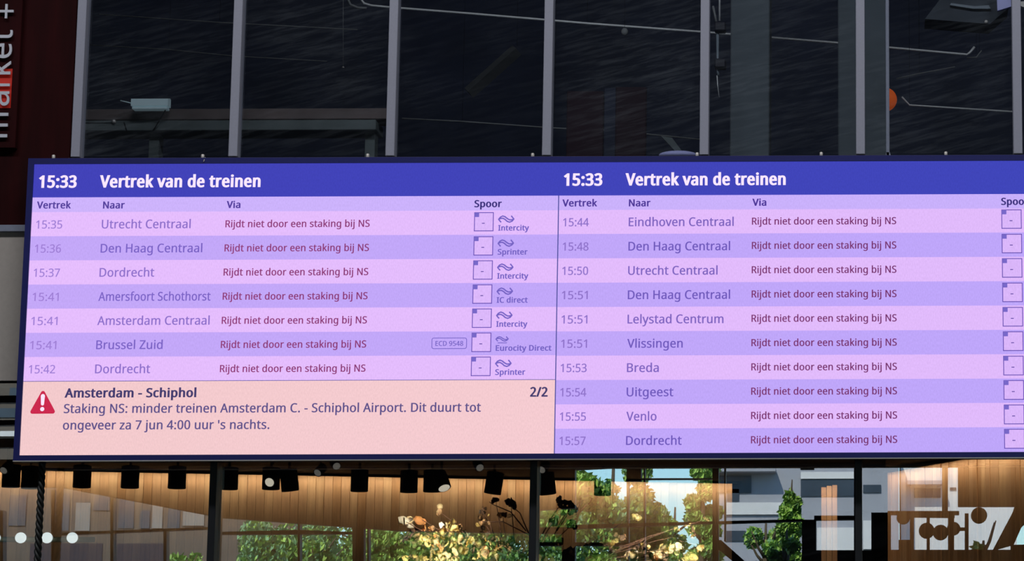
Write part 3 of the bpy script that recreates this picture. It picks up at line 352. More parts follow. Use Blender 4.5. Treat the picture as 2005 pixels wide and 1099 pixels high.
def glyph_faces(c, bold, res):
    """filled flat outline of one letter, thickened by bold: points and triangles"""
    key = (c, bold, res)
    if key in _fc: return _fc[key]
    pts, edges = [], []
    for l in GLYPH[c][1]:
        n = len(l)//6; lp = []
        for k in range(n):
            a = l[k*6:k*6+6]; b = l[((k+1) % n)*6:((k+1) % n)*6+6]
            p0, h0, h1, p1 = Vector(a[2:4]), Vector(a[4:6]), Vector(b[0:2]), Vector(b[2:4])
            straight = (h0-p0).length < 2 or abs((h0-p0).cross(p1-p0))+abs((h1-p0).cross(p1-p0)) < 1.5*(p1-p0).length
            m = 1 if straight else res
            for q in range(m):
                t = q/m; lp.append(p0*(1-t)**3+h0*3*t*(1-t)**2+h1*3*t*t*(1-t)+p1*t**3)
        lp = [p/1000 for i, p in enumerate(lp) if (p-lp[i-1]).length > .6]
        n = len(lp); o = []
        for i, p in enumerate(lp):
            d0 = (p-lp[i-1]).normalized(); d1 = (lp[(i+1) % n]-p).normalized()
            nn = Vector((-(d0+d1).y, (d0+d1).x)); ln = nn.length
            if ln < .2: nn = Vector((-d0.y, d0.x)); ln = 1.
            nn = nn/ln; k = 1/max(.6, nn.dot(Vector((-d0.y, d0.x))))
            o.append(p+Vector((nn.x*1.25, nn.y*.55))*bold*k)
        b0 = len(pts); pts += o; edges += [(b0+i, b0+(i+1) % n) for i in range(n)]
    r = delaunay_2d_cdt(pts, edges, [], 0, 1e-6)
    vs_, fs = r[0], []
    loops = []; cur = []
    for i, (a, b) in enumerate(edges):
        cur.append(pts[a])
        if b <= a: loops.append(cur); cur = []
    for f in r[2]:
        cx = sum(vs_[i][0] for i in f)/len(f); cy = sum(vs_[i][1] for i in f)/len(f); w_ = 0
        for lp in loops:
            for i in range(len(lp)):
                x1, y1 = lp[i-1]; x2, y2 = lp[i]
                if (y1 > cy) != (y2 > cy) and cx < (x2-x1)*(cy-y1)/(y2-y1)+x1: w_ += 1 if y2 > y1 else -1
        if w_: fs.append(tuple(f))
    _fc[key] = [Vector((v[0], v[1], 0)) for v in vs_], fs
    return _fc[key]
def outline(s, bold=0.0, extrude=0.0, res=3):
    V_, F_, X = [], [], 0
    for c in s:
        if c != ' ':
            a, f = glyph_faces(c, bold, res); b = len(V_)
            V_ += [v+Vector((X, 0, 0)) for v in a]; F_ += [tuple(b+i for i in t) for t in f]
        X += GLYPH[c][0]/1000+bold*1.3
    if extrude:
        bm = bmesh.new(); bv = [bm.verts.new(v) for v in V_]
        for f in F_:
            try: bm.faces.new([bv[i] for i in f])
            except ValueError: pass
        r = bmesh.ops.extrude_face_region(bm, geom=bm.faces[:])
        for g_ in r['geom']:
            if isinstance(g_, bmesh.types.BMVert): g_.co.z += extrude*2
        bm.verts.index_update(); V_ = [v.co.copy() for v in bm.verts]; F_ = [tuple(v.index for v in f.verts) for f in bm.faces]; bm.free()
    return V_, F_
def text(s, x0, x1, zbase, cap, m, parent, name, bold=0.0, y=LY):
    """flat lettering: left x, right x, baseline z, cap height"""
    vs_, fs = outline(s, bold*.8)
    mnx = min(v.x for v in vs_); mxx = max(v.x for v in vs_)
    sx = (x1-x0)/(mxx-mnx); sz = cap/.573
    me = bpy.data.meshes.new(name)
    me.from_pydata([(x0+(v.x-mnx)*sx, y, zbase+v.y*sz) for v in vs_], [], fs); me.materials.append(m)
    return link(name, me, parent=parent)
K = F/20.1*1.02      # pixels per metre on the board

ztop = ZT; zh = zrow(600, 385); zc_ = zrow(600, 413.6)
# left rows end above the notice; right rows run to the bottom
zbL = [zrow(300, 414.8+47.28*k) for k in range(8)]
zw = zrow(300, 745.8)
zbR = [zrow(1540, 409.3+47.68*k) for k in range(11)]; zbR[10] = Z0
def part(name): o = empty(name, (0, 0, 0)); return on(o)
hd = part('header_bar')
rect('header_band', 0, zh, XR, ZT, Lm['head'], hd)
for (tx0, tx1, vx0, vx1, yb) in ((75.5, 150, 195, 510, 367.3), (1103.5, 1179.5, 1224.5, 1538.5, 363.3)):
    a, z = bp(tx0, yb); b, _ = bp(tx1, yb); c, _ = bp(vx0, yb); e, _ = bp(vx1, yb)
    text('15:33', a, b, z, 24/K, Lm['white'], hd, 'clock_text', .05)
    text('Vertrek van de treinen', c, e, z, 24/K, Lm['white'], hd, 'title_text', .046)
ch = part('column_headings')
rect('heading_band', 0, zc_, XR, zh, Lm['colhead'], ch)
for s, x0, x1, yb in (('Vertrek', 72, 139, 408.4), ('Naar', 201.6, 244.3, 408.4), ('Via', 443.6, 470.8, 407.5), ('Spoor', 928.8, 982.6, 405.8),
                      ('Vertrek', 1101, 1169.5, 404.4), ('Naar', 1231.3, 1273.8, 404.2), ('Via', 1473, 1500.6, 403), ('Spoor', 1960.3, 2014, 401.3)):
    a, z = bp(x0, yb); b, _ = bp(x1, yb)
    text(s, a, b, z, 14/K, Lm['spoortx' if s == 'Spoor' else 'headtx'], ch, 'heading_text', .034)

def ribbon(bm, pts, w_):
    pts = [Vector((p[0], p[1])) for p in pts]; prev = None
    for i, p in enumerate(pts):
        d = (pts[min(i+1, len(pts)-1)]-pts[max(i-1, 0)]).normalized(); n = Vector((-d.y, d.x))*w_/2
        cur = (bm.verts.new((p.x+n.x, LY, p.y+n.y)), bm.verts.new((p.x-n.x, LY, p.y-n.y)))
        if prev: bm.faces.new((prev[0], cur[0], cur[1], prev[1]))
        prev = cur
def logo(x, z, w_, h, m, parent, under=False):
    bm = bmesh.new(); t = .09*w_
    def P(l): return [(x+a*w_, z+b*h) for a, b in l]
    ribbon(bm, P([(0, .45), (.12, .8), (.27, .97), (.42, .85), (.58, .55), (.72, .38), (.86, .38), (1, .5)]), t)
    ribbon(bm, P([(0, .45), (.14, .6), (.28, .62), (.42, .45), (.56, .15), (.72, .02), (.88, .18), (1, .5)]), t)
    ribbon(bm, P([(.17, .0), (.0, .45), (.10, .72)]), t); ribbon(bm, P([(.82, 1.0), (1, .5), (.90, .22)]), t)
    if under: ribbon(bm, P([(.15, -.35), (.9, -.35)]), t*.7)
    link('operator_symbol', done(bm, 'operator_symbol', m), parent=parent)

def spoor(px, py, parent, wpx=39.5, hpx=39.2):
    x, z = bp(px, py); ww = wpx/K; h = hpx/K; t = .0062
    bm = bmesh.new(); y0 = LY-.001
    bx(bm, (x, y0, z-t), (x+ww, y0+.002, z)); bx(bm, (x, y0, z-h), (x+ww, y0+.002, z-h+t))
    bx(bm, (x, y0, z-h+t), (x+t, y0+.002, z-t)); bx(bm, (x+ww-t, y0, z-h+t), (x+ww, y0+.002, z-t))
    link('platform_box', done(bm, 'platform_box', Lm['boxl']), parent=parent)
    rect('platform_field', x+t, z-h+t, x+ww-t, z-t, Lm['boxf'], parent, LY)
    rect('platform_corner', x+t*.5, z-.25*h, x+.25*ww, z-t*.5, Lm['corner'], parent, LY-.0015)
    text('-', x+.40*ww, x+.545*ww, z-h*.61-.0145, .050, Lm['headtx'], parent, 'platform_text', .01, LY-.0015)

VIA = 'Rijdt niet door een staking bij NS'
LEFT = [('15:35', 'Utrecht Centraal', 180, 'Intercity', 62.7), ('15:36', 'Den Haag Centraal', 205.5, 'Sprinter', 60.5), ('15:37', 'Dordrecht', 110.5, 'Intercity', 63),
        ('15:41', 'Amersfoort Schothorst', 226, 'IC direct', 62.5), ('15:41', 'Amsterdam Centraal', 226, 'Intercity', 63), ('15:41', 'Brussel Zuid', 133.5, 'Eurocity Direct', 112), ('15:42', 'Dordrecht', 110.5, 'Sprinter', 60.5)]
RIGHT = [('15:44', 'Eindhoven Centraal', 212.5), ('15:48', 'Den Haag Centraal', 205.5), ('15:50', 'Utrecht Centraal', 180.5), ('15:51', 'Den Haag Centraal', 206), ('15:51', 'Lelystad Centrum', 193),
         ('15:51', 'Vlissingen', 111.5), ('15:53', 'Breda', 64), ('15:54', 'Uitgeest', 93.5), ('15:55', 'Venlo', 60.5), ('15:57', 'Dordrecht', 111)]
tX = bp(70.8, 440)[0]; dX = bp(199.4, 440)[0]; vX = bp(441.5, 440)[0]; oX = bp(975.6, 440)[0]
for k, (tm, ds, wd, opn, ow) in enumerate(LEFT):
    r = part('departure_row'); dy = 47.28*k
    rect('row_band', 0, zbL[k+1], XM-.006, zbL[k], Lm['light' if k % 2 == 0 else 'dark'], r)
    z = zrow(97, 447.7+dy); text(tm, tX, tX+53/K, z, 16.6/K, Lm['time'], r, 'time_text', .010)
    z = zrow(250, 447.4+dy); text(ds, dX, dX+wd/K, z, 17.6/K, Lm['destd' if k % 2 else 'dest'], r, 'destination_text', .014)
    z = zrow(590, 444.8+dy); text(VIA, vX, vX+292/K, z, 14.2/K, Lm['via'], r, 'via_text', .018)
    q = bp(928.8, 440)[0]
    z = zrow(950, 416+47.15*k); spoor(928.8-.016*47.2*k*1.35, 416+47.15*k, r)
    z = zrow(1000, 451.6+47.1*k); text(opn, oX, oX+ow/K, z, 11/K, Lm['op'], r, 'operator_text', .034)
    if opn == 'Eurocity Direct':
        logo(oX, zrow(1000, 668.5), 25/K, 9.5/K, Lm['op'], r, True)
        x0, z1 = bp(846, 662.4); x1, z0 = bp(913.3, 682.8)
        bm = bmesh.new(); rr = 3.5/K; pts = []
        for cx_, cz_, a0 in ((x1-rr, z1-rr, 0), (x0+rr, z1-rr, 90), (x0+rr, z0+rr, 180), (x1-rr, z0+rr, 270)):
            for q in range(4):
                t_ = math.radians(a0+30*q); pts.append((cx_+rr*math.cos(t_), cz_+rr*math.sin(t_)))
        pts += pts[:2]; ribbon(bm, pts, .0055)
        link('train_number_box', done(bm, 'train_number_box', Lm['op']), parent=r)
        a, z = bp(852.5, 677.6); b, _ = bp(907, 677.6); text('ECD 9548', a, b, z, 9.6/K, Lm['op'], r, 'train_number_text', .018)
    else:
        logo(oX+.002, zrow(1000, 435.6+47.1*k), 31/K, 13.5/K, Lm['op'], r)
tX = bp(1102.4, 440)[0]; dX = bp(1231, 440)[0]; vX = bp(1472.3, 440)[0]
for k, (tm, ds, wd) in enumerate(RIGHT):
    r = part('departure_row'); dy = 47.68*k
    rect('row_band', XM+.002, zbR[k+1], XR, zbR[k], Lm['light' if k % 2 == 0 else 'dark'], r)
    dy = 47.6*k
    z = zrow(1130, 443.3+dy); text(tm, tX, tX+52.3/K, z, 16.6/K, Lm['time'], r, 'time_text', .014)
    z = zrow(1300, 443.0+dy); text(ds, dX, dX+wd/K, z, 17.6/K, Lm['destd' if k % 2 else 'dest'], r, 'destination_text', .016)
    z = zrow(1620, 439.6+47.6*k); text(VIA, vX, vX+291.8/K, z, 14.2/K, Lm['via'], r, 'via_text', .018)
    spoor(1960.5+.6*k, 410.6+47.75*k, r, 41, 39.6)
on(rect('screen_divider', XM-.006, Z0, XM+.002, zh, Lm['line'], board, -.0012))
nb = part('service_notice')
rect('notice_panel', 0, Z0, XM-.006, zw-.004, Lm['warn'], nb); rect('notice_line', 0, zw-.004, XM-.006, zbL[7]+.001, Lm['line'], nb)
for s, x0, x1, yb, cap, bold, mm in (('Amsterdam - Schiphol', 126.3, 384.3, 778.6, 17.8, .038, 'noteb'),
     ('Staking NS: minder treinen Amsterdam C. - Schiphol Airport. Dit duurt tot', 124.8, 941.5, 809.2, 17.8, .018, 'note'),
     ("ongeveer za 7 jun 4:00 uur 's nachts.", 123, 527.5, 841.6, 17.8, .018, 'note'), ('2/2', 1037.6, 1072.3, 776.8, 18.5, .038, 'noteb')):
    a, z = bp(x0, yb); b, z2 = bp(x1, yb-(x1-x0)*.0035)
    t_ = text(s, a, b, (z+z2)/2, cap/K, Lm[mm], nb, 'notice_text', bold)
bm = bmesh.new(); cs = [bp(61.5, 808), bp(84.3, 767.5), bp(105.6, 807.5)]; cx_ = sum(c[0] for c in cs)/3; cz_ = sum(c[1] for c in cs)/3
pts = []
for c in cs:
    r_ = .016; b_ = math.atan2(c[1]-cz_, c[0]-cx_); qx = c[0]-r_*math.cos(b_)*.6; qz = c[1]-r_*math.sin(b_)*.6
    for q in range(-3, 4): pts.append((qx+r_*math.cos(b_-q*.34), LY, qz+r_*math.sin(b_-q*.34)))
bm.faces.new([bm.verts.new(p) for p in pts]); link('warning_triangle', done(bm, 'warning_triangle', Lm['red']), parent=nb)
bm = bmesh.new()
def disc2(bm, x, z, r, y, n=12): bm.faces.new([bm.verts.new((x+r*math.cos(2*math.pi*k/n), y, z+r*math.sin(2*math.pi*k/n))) for k in range(n)])
ex, ez = bp(83.8, 785); a_, tz = bp(83.8, 776); _, bz2 = bp(83.8, 791.5)
bm.faces.new([bm.verts.new(p) for p in ((ex-.016, LY-.0015, tz), (ex+.016, LY-.0015, tz), (ex+.012, LY-.0015, bz2), (ex-.012, LY-.0015, bz2))])
disc2(bm, ex, tz, .016, LY-.0016); disc2(bm, ex, bz2, .012, LY-.0016); disc2(bm, ex, zrow(83.8, 801.5), .0165, LY-.0016)
link('exclamation_mark', done(bm, 'exclamation_mark', Lm['white']), parent=nb)

# ================================================================== MARKET SIGN
sgx = at(20, 150, .24)
sign = empty('shop_sign', (sgx.x, .24, at(20, 265, .24).z), label='tall vertical sign with pale letters market and a plus on maroon, left edge', cat='sign')
SO = sign.location.copy()
def sgn(o): o.parent = sign; o.location = -SO; return o
a = at(-70, 300, .24); b = at(60, -60, .24)
sgn(box('backing_panel', (a.x, .24, at(0, 290, .24).z), (at(34, 200, .24).x, .30, b.z), M['redwall'], .004))
rd = mat('red_acrylic', (196, 40, 24), .5, 0, 5, .25, emit=(120, 20, 12), es=.3)
sgn(box('red_field', (a.x, .235, at(0, 212, .24).z), (at(23, 170, .24).x, .24, at(0, 135, .24).z), rd))['label'] = 'glowing red field behind the letters'
def letter(s, y0, y1, name='letter'):
    """letter turned a quarter to the left: advances upward from pixel y0 to y1"""
    vs_, fs = outline(s, .004, .02, 6); me = bpy.data.meshes.new(name); me.from_pydata(vs_, [], fs)
    mn = min(v.co.x for v in me.vertices); mxv = max(v.co.x for v in me.vertices)
    p0 = at(18, y0, .23); p1 = at(18, y1, .23); zz0, zz1 = p0.z, p1.z
    xb = at(28-(y0+y1-40)/2*.052, (y0+y1)/2, .23).x; sc = .30
    if s == '+':
        xb = at(29, 22, .23).x+.022
    for v in me.vertices:
        x, y, z = v.co; v.co = Vector((xb-y*sc, .222-z*.3, zz0+(x-mn)/(mxv-mn)*(zz1-zz0)))
    me.materials.append(M['letter']); sgn(link(name, me))
for s, y0, y1 in (('m', 270, 222), ('a', 208, 180), ('r', 170, 153), ('k', 147, 120), ('e', 115, 86), ('t', 80, 60), ('+', 37, 9)): letter(s, y0, y1)

# ================================================================== UPPER ROOM THINGS
def col_(name, pa, pb, Y, dep, m, label, cat='column', bot=None):
    a = at(pa, 300, Y); b = at(pb, 300, Y)
    return box(name, (a.x, Y, zt-.1), (b.x, Y+dep, 16), m, .01, label=label, cat=cat)
col_('concrete_column', 1429, 1506, 4.5, .5, M['column'], 'grey concrete column behind the upper glass, left of the two')
col_('concrete_column', 1641, 1739, 4.0, .5, M['column'], 'grey concrete column behind the narrow post near the orange lantern')
# beam on two posts
fr = empty('timber_frame', (at(460, 250, 3).x, 3, zt-.1), label='low dark double beam on two posts behind the upper glass at left', cat='frame')
def par(o, root):
    o.parent = root; o.location = -root.location; return o
a = at(150, 215, 3); b = at(760, 233, 3)
par(box('upper_beam', (a.x, 3, b.z), (b.x, 3.3, at(400, 213, 3).z), M['beambrown'], .006), fr)
par(box('lower_beam', (a.x, 2.95, at(400, 258, 3).z), (at(738, 250, 3).x, 3.3, at(400, 238, 3).z), M['beamgreen'], .006), fr)
for p in (298, 722):
    q = at(p, 280, 3); par(box('post', (q.x-.045, 3.05, zt-.1), (q.x+.045, 3.2, at(400, 258, 3).z), M['beamgreen'], .004), fr)
# lamp box with rods, resting on the lower beam
lb = empty('lamp_housing', (at(290, 210, 2.8).x, 2.8, at(290, 258, 2.8).z), label='pale teal lamp housing on thin dark struts above the beam', cat='lamp')
a = at(256, 207, 2.8); b = at(329, 191, 2.8)
bm = bmesh.new(); prism(bm, [(a.x, 2.8, a.z), (a.x, 2.8, b.z-.01), (a.x+.01, 2.84, b.z), (a.x, 2.9, b.z), (a.x, 2.9, a.z)], (b.x-a.x, 0, 0))
par(link('housing', done(bm, 'housing', M['teal'])), lb)
par(box('diffuser', (a.x+.008, 2.81, a.z-.028), (b.x-.01, 2.9, a.z-.004), M['teal'], .004), lb)
for x0, x1 in ((243, 236), (326, 300)):
    p = at(x0, 212 if x0 > 300 else 240, 2.85); q = at(x1, 256, 2.94) if x0 > 300 else at(248, 257, 2.94)
    par(tubeo('strut', [p, q], .006, M['black'], 6), lb)
par(tubeo('arm', [at(236, 197, 2.85), at(257, 202, 2.82)], .005, M['teal'], 6), lb)
ball('indicator_bulb', at(223, 238, 2.935), .019, M['clip'], 10, label='tiny pale round bulb on the beam, left of the lamp housing', cat='bulb')
tubeo('thin_rail', [at(160, 240, 2.945), at(221, 239, 2.945)], .007, M['beamgreen'], 6, label='thin pale rail along the beam, ending at the tiny bulb', cat='rail')
# conduits
def pipe(pts, Y, r, m, label, cat='pipe', name='conduit_pipe', grp=None):
    o = tubeo(name, [at(x, y, Y) for x, y in pts], r, m, 8, label=label, cat=cat, group=grp)
    for q in (pts[len(pts)//2],) + ((pts[1],) if pts[0][1] > -20 else ()): hanger(o, at(*q, Y))
    return o
def hanger(o, q):
    h = tubeo('hanger_rod', [q, (q.x, q.y, 16.05)], .0015, M['black'], 4); h.parent = o; h.matrix_parent_inverse = o.matrix_world.inverted()
    return h
pipe([(684, -40), (682, 0), (686, 9), (700, 15), (718, 16)], 5.2, .013, M['dimpipe'], 'dull pipe end bending down from the top, left of the third mullion')
pipe([(706, -40), (708, 0), (713, 7), (728, 11), (765, 14.5), (925, 27), (1150, 46), (1380, 63), (1640, 84), (1893, 107), (1899, 103), (1908, 92)], 4.9+.7, .0125, M['conduit'], 'long pale conduit sloping across all the upper panes')
pipe([(1893, 113), (1912, 112), (1918, 104), (1922, 99)], 5.7, .007, M['dimpipe'], 'short bent pipe end below the tip of the long conduit')
pipe([(787, 232), (905, 238), (1085, 251), (1200, 256), (1380, 274)], 6, .008, M['dimpipe'], 'faint lower conduit crossing the middle upper panes')
pipe([(1766, 190), (1781, 206), (1985, 219)], 5.5, .0095, M['conduit'], 'pale conduit with a bent tip right of the orange lantern')
pipe([(195, 28), (430, 44), (700, 58)], 7, .006, M['dimpipe'], 'barely visible upper pipe high in the left pane')
pipe([(175, 88), (330, 97), (460, 110), (640, 120)], 7.5, .006, M['dimpipe'], 'barely visible pipe above the lamp housing')
pipe([(1755, 154), (1800, 144), (1870, 131)], 6.4, .006, M['dimpipe'], 'faint rod rising to the right above the orange lantern')
bm = bmesh.new(); p, q = at(918, 182, 6), at(1012, 98, 6); tube(bm, [p, q], .07, 4); hanger(link('diagonal_brace', done(bm, 'diagonal_brace', M['brace']), label='faint diagonal brace in the third upper pane', cat='brace'), q)
ball('orange_lantern', at(1733, 195, 5.2), .118, M['orange'], 24, label='round orange lantern half hidden behind the narrow post', cat='lantern')
tubeo('lantern_cord', [at(1733, 171, 5.2), at(1733, -80, 5.2)], .003, M['black'], 6, label='thin cord carrying the orange lantern', cat='cord')
# pole with clamps
pl = empty('clamp_pole', at(1408, 190, 3.5), label='thin pole with two dark clamps hanging beside the fifth mullion', cat='pole')
par(tubeo('upper_tube', [at(1409, -60, 3.5), at(1409, 41, 3.5)], .009, M['conduit'], 8), pl)
par(tubeo('lower_tube', [at(1405, 60, 3.5), at(1405, 140, 3.5), at(1407, 148, 3.5)], [.014, .012, .012], M['glasssheet'], 8), pl)
par(tubeo('tip', [at(1404, 148, 3.5), at(1405, 165, 3.5), at(1408, 190, 3.5)], [.006, .005, .003], M['conduit'], 6), pl)
for y in (52, 124):
    a = at(1399, y+9, 3.46); b = at(1421, y-9, 3.46); par(box('clamp', (a.x, 3.44, a.z), (b.x, 3.56, b.z), M['cabinet'], .01), pl)
par(tubeo('side_arm', [at(1396, 12, 3.5), at(1400, 30, 3.5), at(1403, 45, 3.5)], .011, M['dimpipe'], 8), pl)
hanger(ball('smoke_detector', at(1223, 62, 5.3), .035, M['dimpipe'], 14, (1, .5, 1.1), label='small dull round disc under the long conduit in the fourth pane', cat='detector'), at(1223, 62, 5.3))
pd = empty('pendant_cord', at(672, 132, 4), label='hair thin cord with a pale tip hanging in the second pane', cat='cord')
par(tubeo('cord', [at(672, -50, 4), at(672, 131, 4)], .0022, M['dimpipe'], 6), pd); par(ball('tip', at(672, 132, 4), .01, M['clip'], 10, (1.3, 1, .6)), pd)
# hanging duct / sheets top right
du = empty('ventilation_duct', at(1870, 20, 3), label='grey angular duct hanging in the top right upper pane', cat='duct')
bm = bmesh.new(); prism(bm, [at(1811, 37, 3), at(1938, 47, 3), at(1975, 15, 3), at(1985, -40, 3), at(1870, -40, 3)], (0, .35, 0)); par(link('duct_body', done(bm, 'duct_body', M['duct'])), du)
bm = bmesh.new(); prism(bm, [at(1862, 6, 2.97), at(1908, 12, 2.97), at(1936, 10, 2.97), at(1940, 17, 2.97), at(1905, 17, 2.97), at(1860, 10, 2.97)], (0, .03, 0)); par(link('duct_lip', done(bm, 'duct_lip', M['glasssheet'])), du)
par(ball('rivet', at(1931, 43, 2.97), .018, M['clip'], 10), du)
bm = bmesh.new(); prism(bm, [at(1951, -30, 2.8), at(1982, -30, 2.8), at(1982, 12, 2.8), at(1953, 21, 2.8)], (0, .05, 0))
link('hanging_sheet', done(bm, 'hanging_sheet', M['lavender']), label='pale lavender sheet at the top beside the last mullion', cat='sheet')
bm = bmesh.new(); prism(bm, [at(1998, 3, 2.8), at(2040, 0, 2.8), at(2040, 25, 2.8), at(1999, 12, 2.8)], (0, .05, 0))
link('hanging_sheet', done(bm, 'hanging_sheet', M['clip']), label='small cream sheet right of the last mullion at the frame edge', cat='sheet')
# red boards
rb = empty('red_panel_pair', (at(1190, 300, 5).x, 5, zt-.1), label='pair of very dark red panels standing in the fourth upper pane', cat='panel')
for a_, b_, y_ in ((1108, 1182, 178), (1204, 1266, 170)):
    a = at(a_, 300, 5); b = at(b_, y_, 5); par(box('red_board', (a.x, 5, zt-.1), (b.x, 5.06, b.z), M['redpanel'], .01), rb)
par(box('frame_board', (at(1182, 300, 5).x, 5.01, zt-.1), (at(1204, 300, 5).x, 5.05, at(1190, 172, 5).z), M['upper'], .004), rb)
ch_ = empty('folded_stand', (at(1320, 303, 2.2).x, 2.2, zt-.1), label='grey folded stand on a pale rounded base at the foot of the fourth pane', cat='stand')
bm = bmesh.new(); prism(bm, [at(1294, 266, 2.2), at(1316, 270, 2.2), at(1334, 294, 2.2), at(1322, 296, 2.2)], (0, .05, 0)); par(link('leaf', done(bm, 'leaf', M['beamgreen'])), ch_)
par(ball('base', at(1328, 304, 2.2), .17, M['lavender'], 20, (1, .5, .22)), ch_)
q = at(1328, 304, 2.2); par(tubeo('foot_post', [(q.x, 2.2, zt-.1), (q.x, 2.2, q.z)], .03, M['beamgreen'], 8), ch_)

# ================================================================== SHOP THINGS
def spot_mesh():
    bm = bmesh.new(); tube(bm, [(0, 0, -.115), (0, 0, -.11), (0, 0, .08), (0, 0, .085)], [.072, .078, .078, .06], 20); return done(bm, 'lamp_body', M['soffit'], True)
SM = spot_mesh()
lens_on = mat('lit_lens', (255, 244, 220), .4, emit=(255, 244, 224), es=1.0); lens_dim = mat('dull_lens', (200, 196, 190), .4, emit=(150, 146, 140), es=.5)
bm = bmesh.new(); tube(bm, [(0, 0, 0), (0, 0, .2)], .012, 8); STEM = done(bm, 'stem', M['soffit'], True)
def lensm(m):
    bm = bmesh.new(); tube(bm, [(0, 0, -.124), (0, 0, -.118), (0, 0, -.112)], [.045, .06, .066], 20); return done(bm, 'lens', m, True)
LON, LDIM = lensm(lens_on), lensm(lens_dim)
def spot(px, py, D, label, tilt=(0, 0), lens=None, r=1):
    p = at(px, py, D)
    o = empty('ceiling_spotlight', (p.x, p.y, zc), label=label, cat='spotlight', group='black spotlights under the shop soffit')
    st = link('stem', STEM, parent=o); st.location = (0, 0, -.12)
    b = link('lamp_body', SM, parent=o); b.location = (0, 0, p.z-zc); b.rotation_euler = (tilt[0], tilt[1], 0); b.scale = (r, r, r)
    if lens: l = link('lens', lens, parent=b)
    return o
rowY = lambda px: 3.0+.0008*(px-160)
data = [(22, 929, 0, 'black cylinder spotlight at the far left edge below the board corner'), (60, 932, 0, 'black cylinder spotlight just left of the hanging braided cable'),
        (161, 930, 0, 'first black spotlight right of the braided cable'), (255, 931, 0, 'second black spotlight right of the braided cable'), (347, 932, 0, 'third black spotlight right of the braided cable'),
        (449, 934, 0, 'black spotlight touching the right side of the left dark mullion'), (704, 938, 0, 'black spotlight alone midway between the double lamp and the next pair'),
        (801, 940, 0, 'upright black spotlight left of the tilted lit one'), (1180, 946, 0, 'black spotlight in front of the reflected trees')]
for px, py, _, lab in data: spot(px, py, rowY(px), lab)
spot(531, 934, rowY(531), 'upright black spotlight behind the round lit lens')
spot(566, 937, rowY(566), 'black spotlight tilted outward beside the round lit lens', (.05, -.12))
spot(533, 939, 2.3, 'small swivelled spotlight with a bright round lens, left group', (-1.1, .25), LON, .62)
spot(846, 939, rowY(846), 'black spotlight directly left of the small lit oval lens')
spot(864, 940, rowY(864)-.3, 'tilted spotlight with a lit oval lens above the flowers', (-.45, -.42), LON, .82)
spot(968, 943, rowY(968), 'black spotlight with slanting right side above the thin branches', (0, .14))
spot(1070, 944, rowY(1070), 'black spotlight right of the middle dark mullion', (0, -.12))
for px, py, tl, lab in ((628, 920, (-.9, .5), 'dim oval lamp lens under the board, third from left'), (656, 908, (-.9, -.7), 'small dim lamp lens tucked right under the frame, left half'),
                        (936, 911, (-.9, -.7), 'dim lamp lens left of the middle mullion'), (1066, 914, (-.9, .5), 'pale lamp lens at the top of the middle mullion'), (14, 915, (-.9, .4), 'pale lamp lens below the lower left board corner')):
    p = at(px, py, 2.0)
    o = empty('swivel_lamp', (p.x, p.y, zc), label=lab, cat='lamp')
    b = link('lamp_body', SM, parent=o); b.location = (0, 0, p.z-zc); b.rotation_euler = (tl[0], tl[1], 0); b.scale = (.5, .5, .5); link('lens', LDIM, parent=b); tubeo('stem', [(0, 0, p.z-zc), (0, 0, .015)], .008, M['soffit'], 6, parent=o)
# braided cable
def ropem():
    bm = bmesh.new(); x0 = at(83, 905, .12); x1 = at(76, 1110, .12)
    for ph in range(3):
        pts = []
        for k in range(90):
            t = k/89; z = Z0-.04+(x1.z-.4-Z0)*t; a = ph*2*math.pi/3+t*48
            pts.append((x0.x+.015*math.cos(a)+(x1.x-x0.x)*0, (.12)+.018*math.sin(a), z))
        tube(bm, pts, .014, 6)
    return done(bm, 'braided_cable', M['cable'], True)
link('braided_cable', ropem(), label='thick black braided cable hanging under the board in front of the round bulbs', cat='cable')
# globe lights on a rail
bulbm = mat('bulb_white', (255, 255, 255), .4, emit=(240, 252, 255), es=1.6)
rl = tubeo('light_rail', [at(-40, 1057, 1.6), at(185, 1057, 1.6)], .022, mat('olive_rail', (120, 116, 88), .6, 0, 6, .1), 8, label='dull olive rail behind the round white bulbs', cat='rail')
for px, lab in ((-10, 'round white bulb cut by the left edge of the picture'), (40.5, 'left of the three whole round white bulbs'), (92, 'middle round white bulb partly behind the braided cable'), (141.5, 'rightmost of the round white bulbs')):
    p = at(px, 1053.5, 1.52)
    o = empty('globe_bulb', p, label=lab, cat='bulb', group='round white bulbs on the olive rail')
    ball('globe', (0, 0, 0), .045, bulbm, 20, parent=o); tubeo('socket', [(0, .04, -.005), (0, .07, -.012)], .02, M['cabinet'], 10, parent=o)

# ---- dried flowers
FY = 2.0
fl = empty('dried_flower_arrangement', (at(1000, 1099, FY).x, FY, 0), label='large arrangement of cream dried blossoms on thin branches behind the glass', cat='flowers')
base = Vector((at(1010, 1099, FY).x, FY, 2.45))
par(box('plinth', (base.x-.3, FY-.3, 0), (base.x+.3, FY+.3, 1.7), M['soffit'], .01), fl)
par(tubeo('vase', [(base.x, FY, 1.7), (base.x, FY, 1.9), (base.x, FY, 2.2), (base.x, FY, 2.4), (base.x, FY, 2.5)], [.12, .22, .2, .1, .13], M['pot'], 20), fl)
pet = [mat('petal_cream', (244, 222, 168), .7, 0, 20, .1), mat('petal_yellow', (232, 206, 128), .7, 0, 20, .1), mat('petal_tan', (196, 158, 112), .7, 0, 20, .15),
       mat('petal_brown', (116, 88, 66), .8, 0, 20, .2), mat('petal_white', (250, 240, 214), .6, 0, 20, .05), mat('petal_orange', (222, 158, 92), .7, 0, 20, .1), mat('petal_grey', (92, 86, 80), .8, 0, 20, .15)]
for p_ in pet:
    b_ = p_.node_tree.nodes['Principled BSDF']; b_.inputs['Subsurface Weight'].default_value = 0
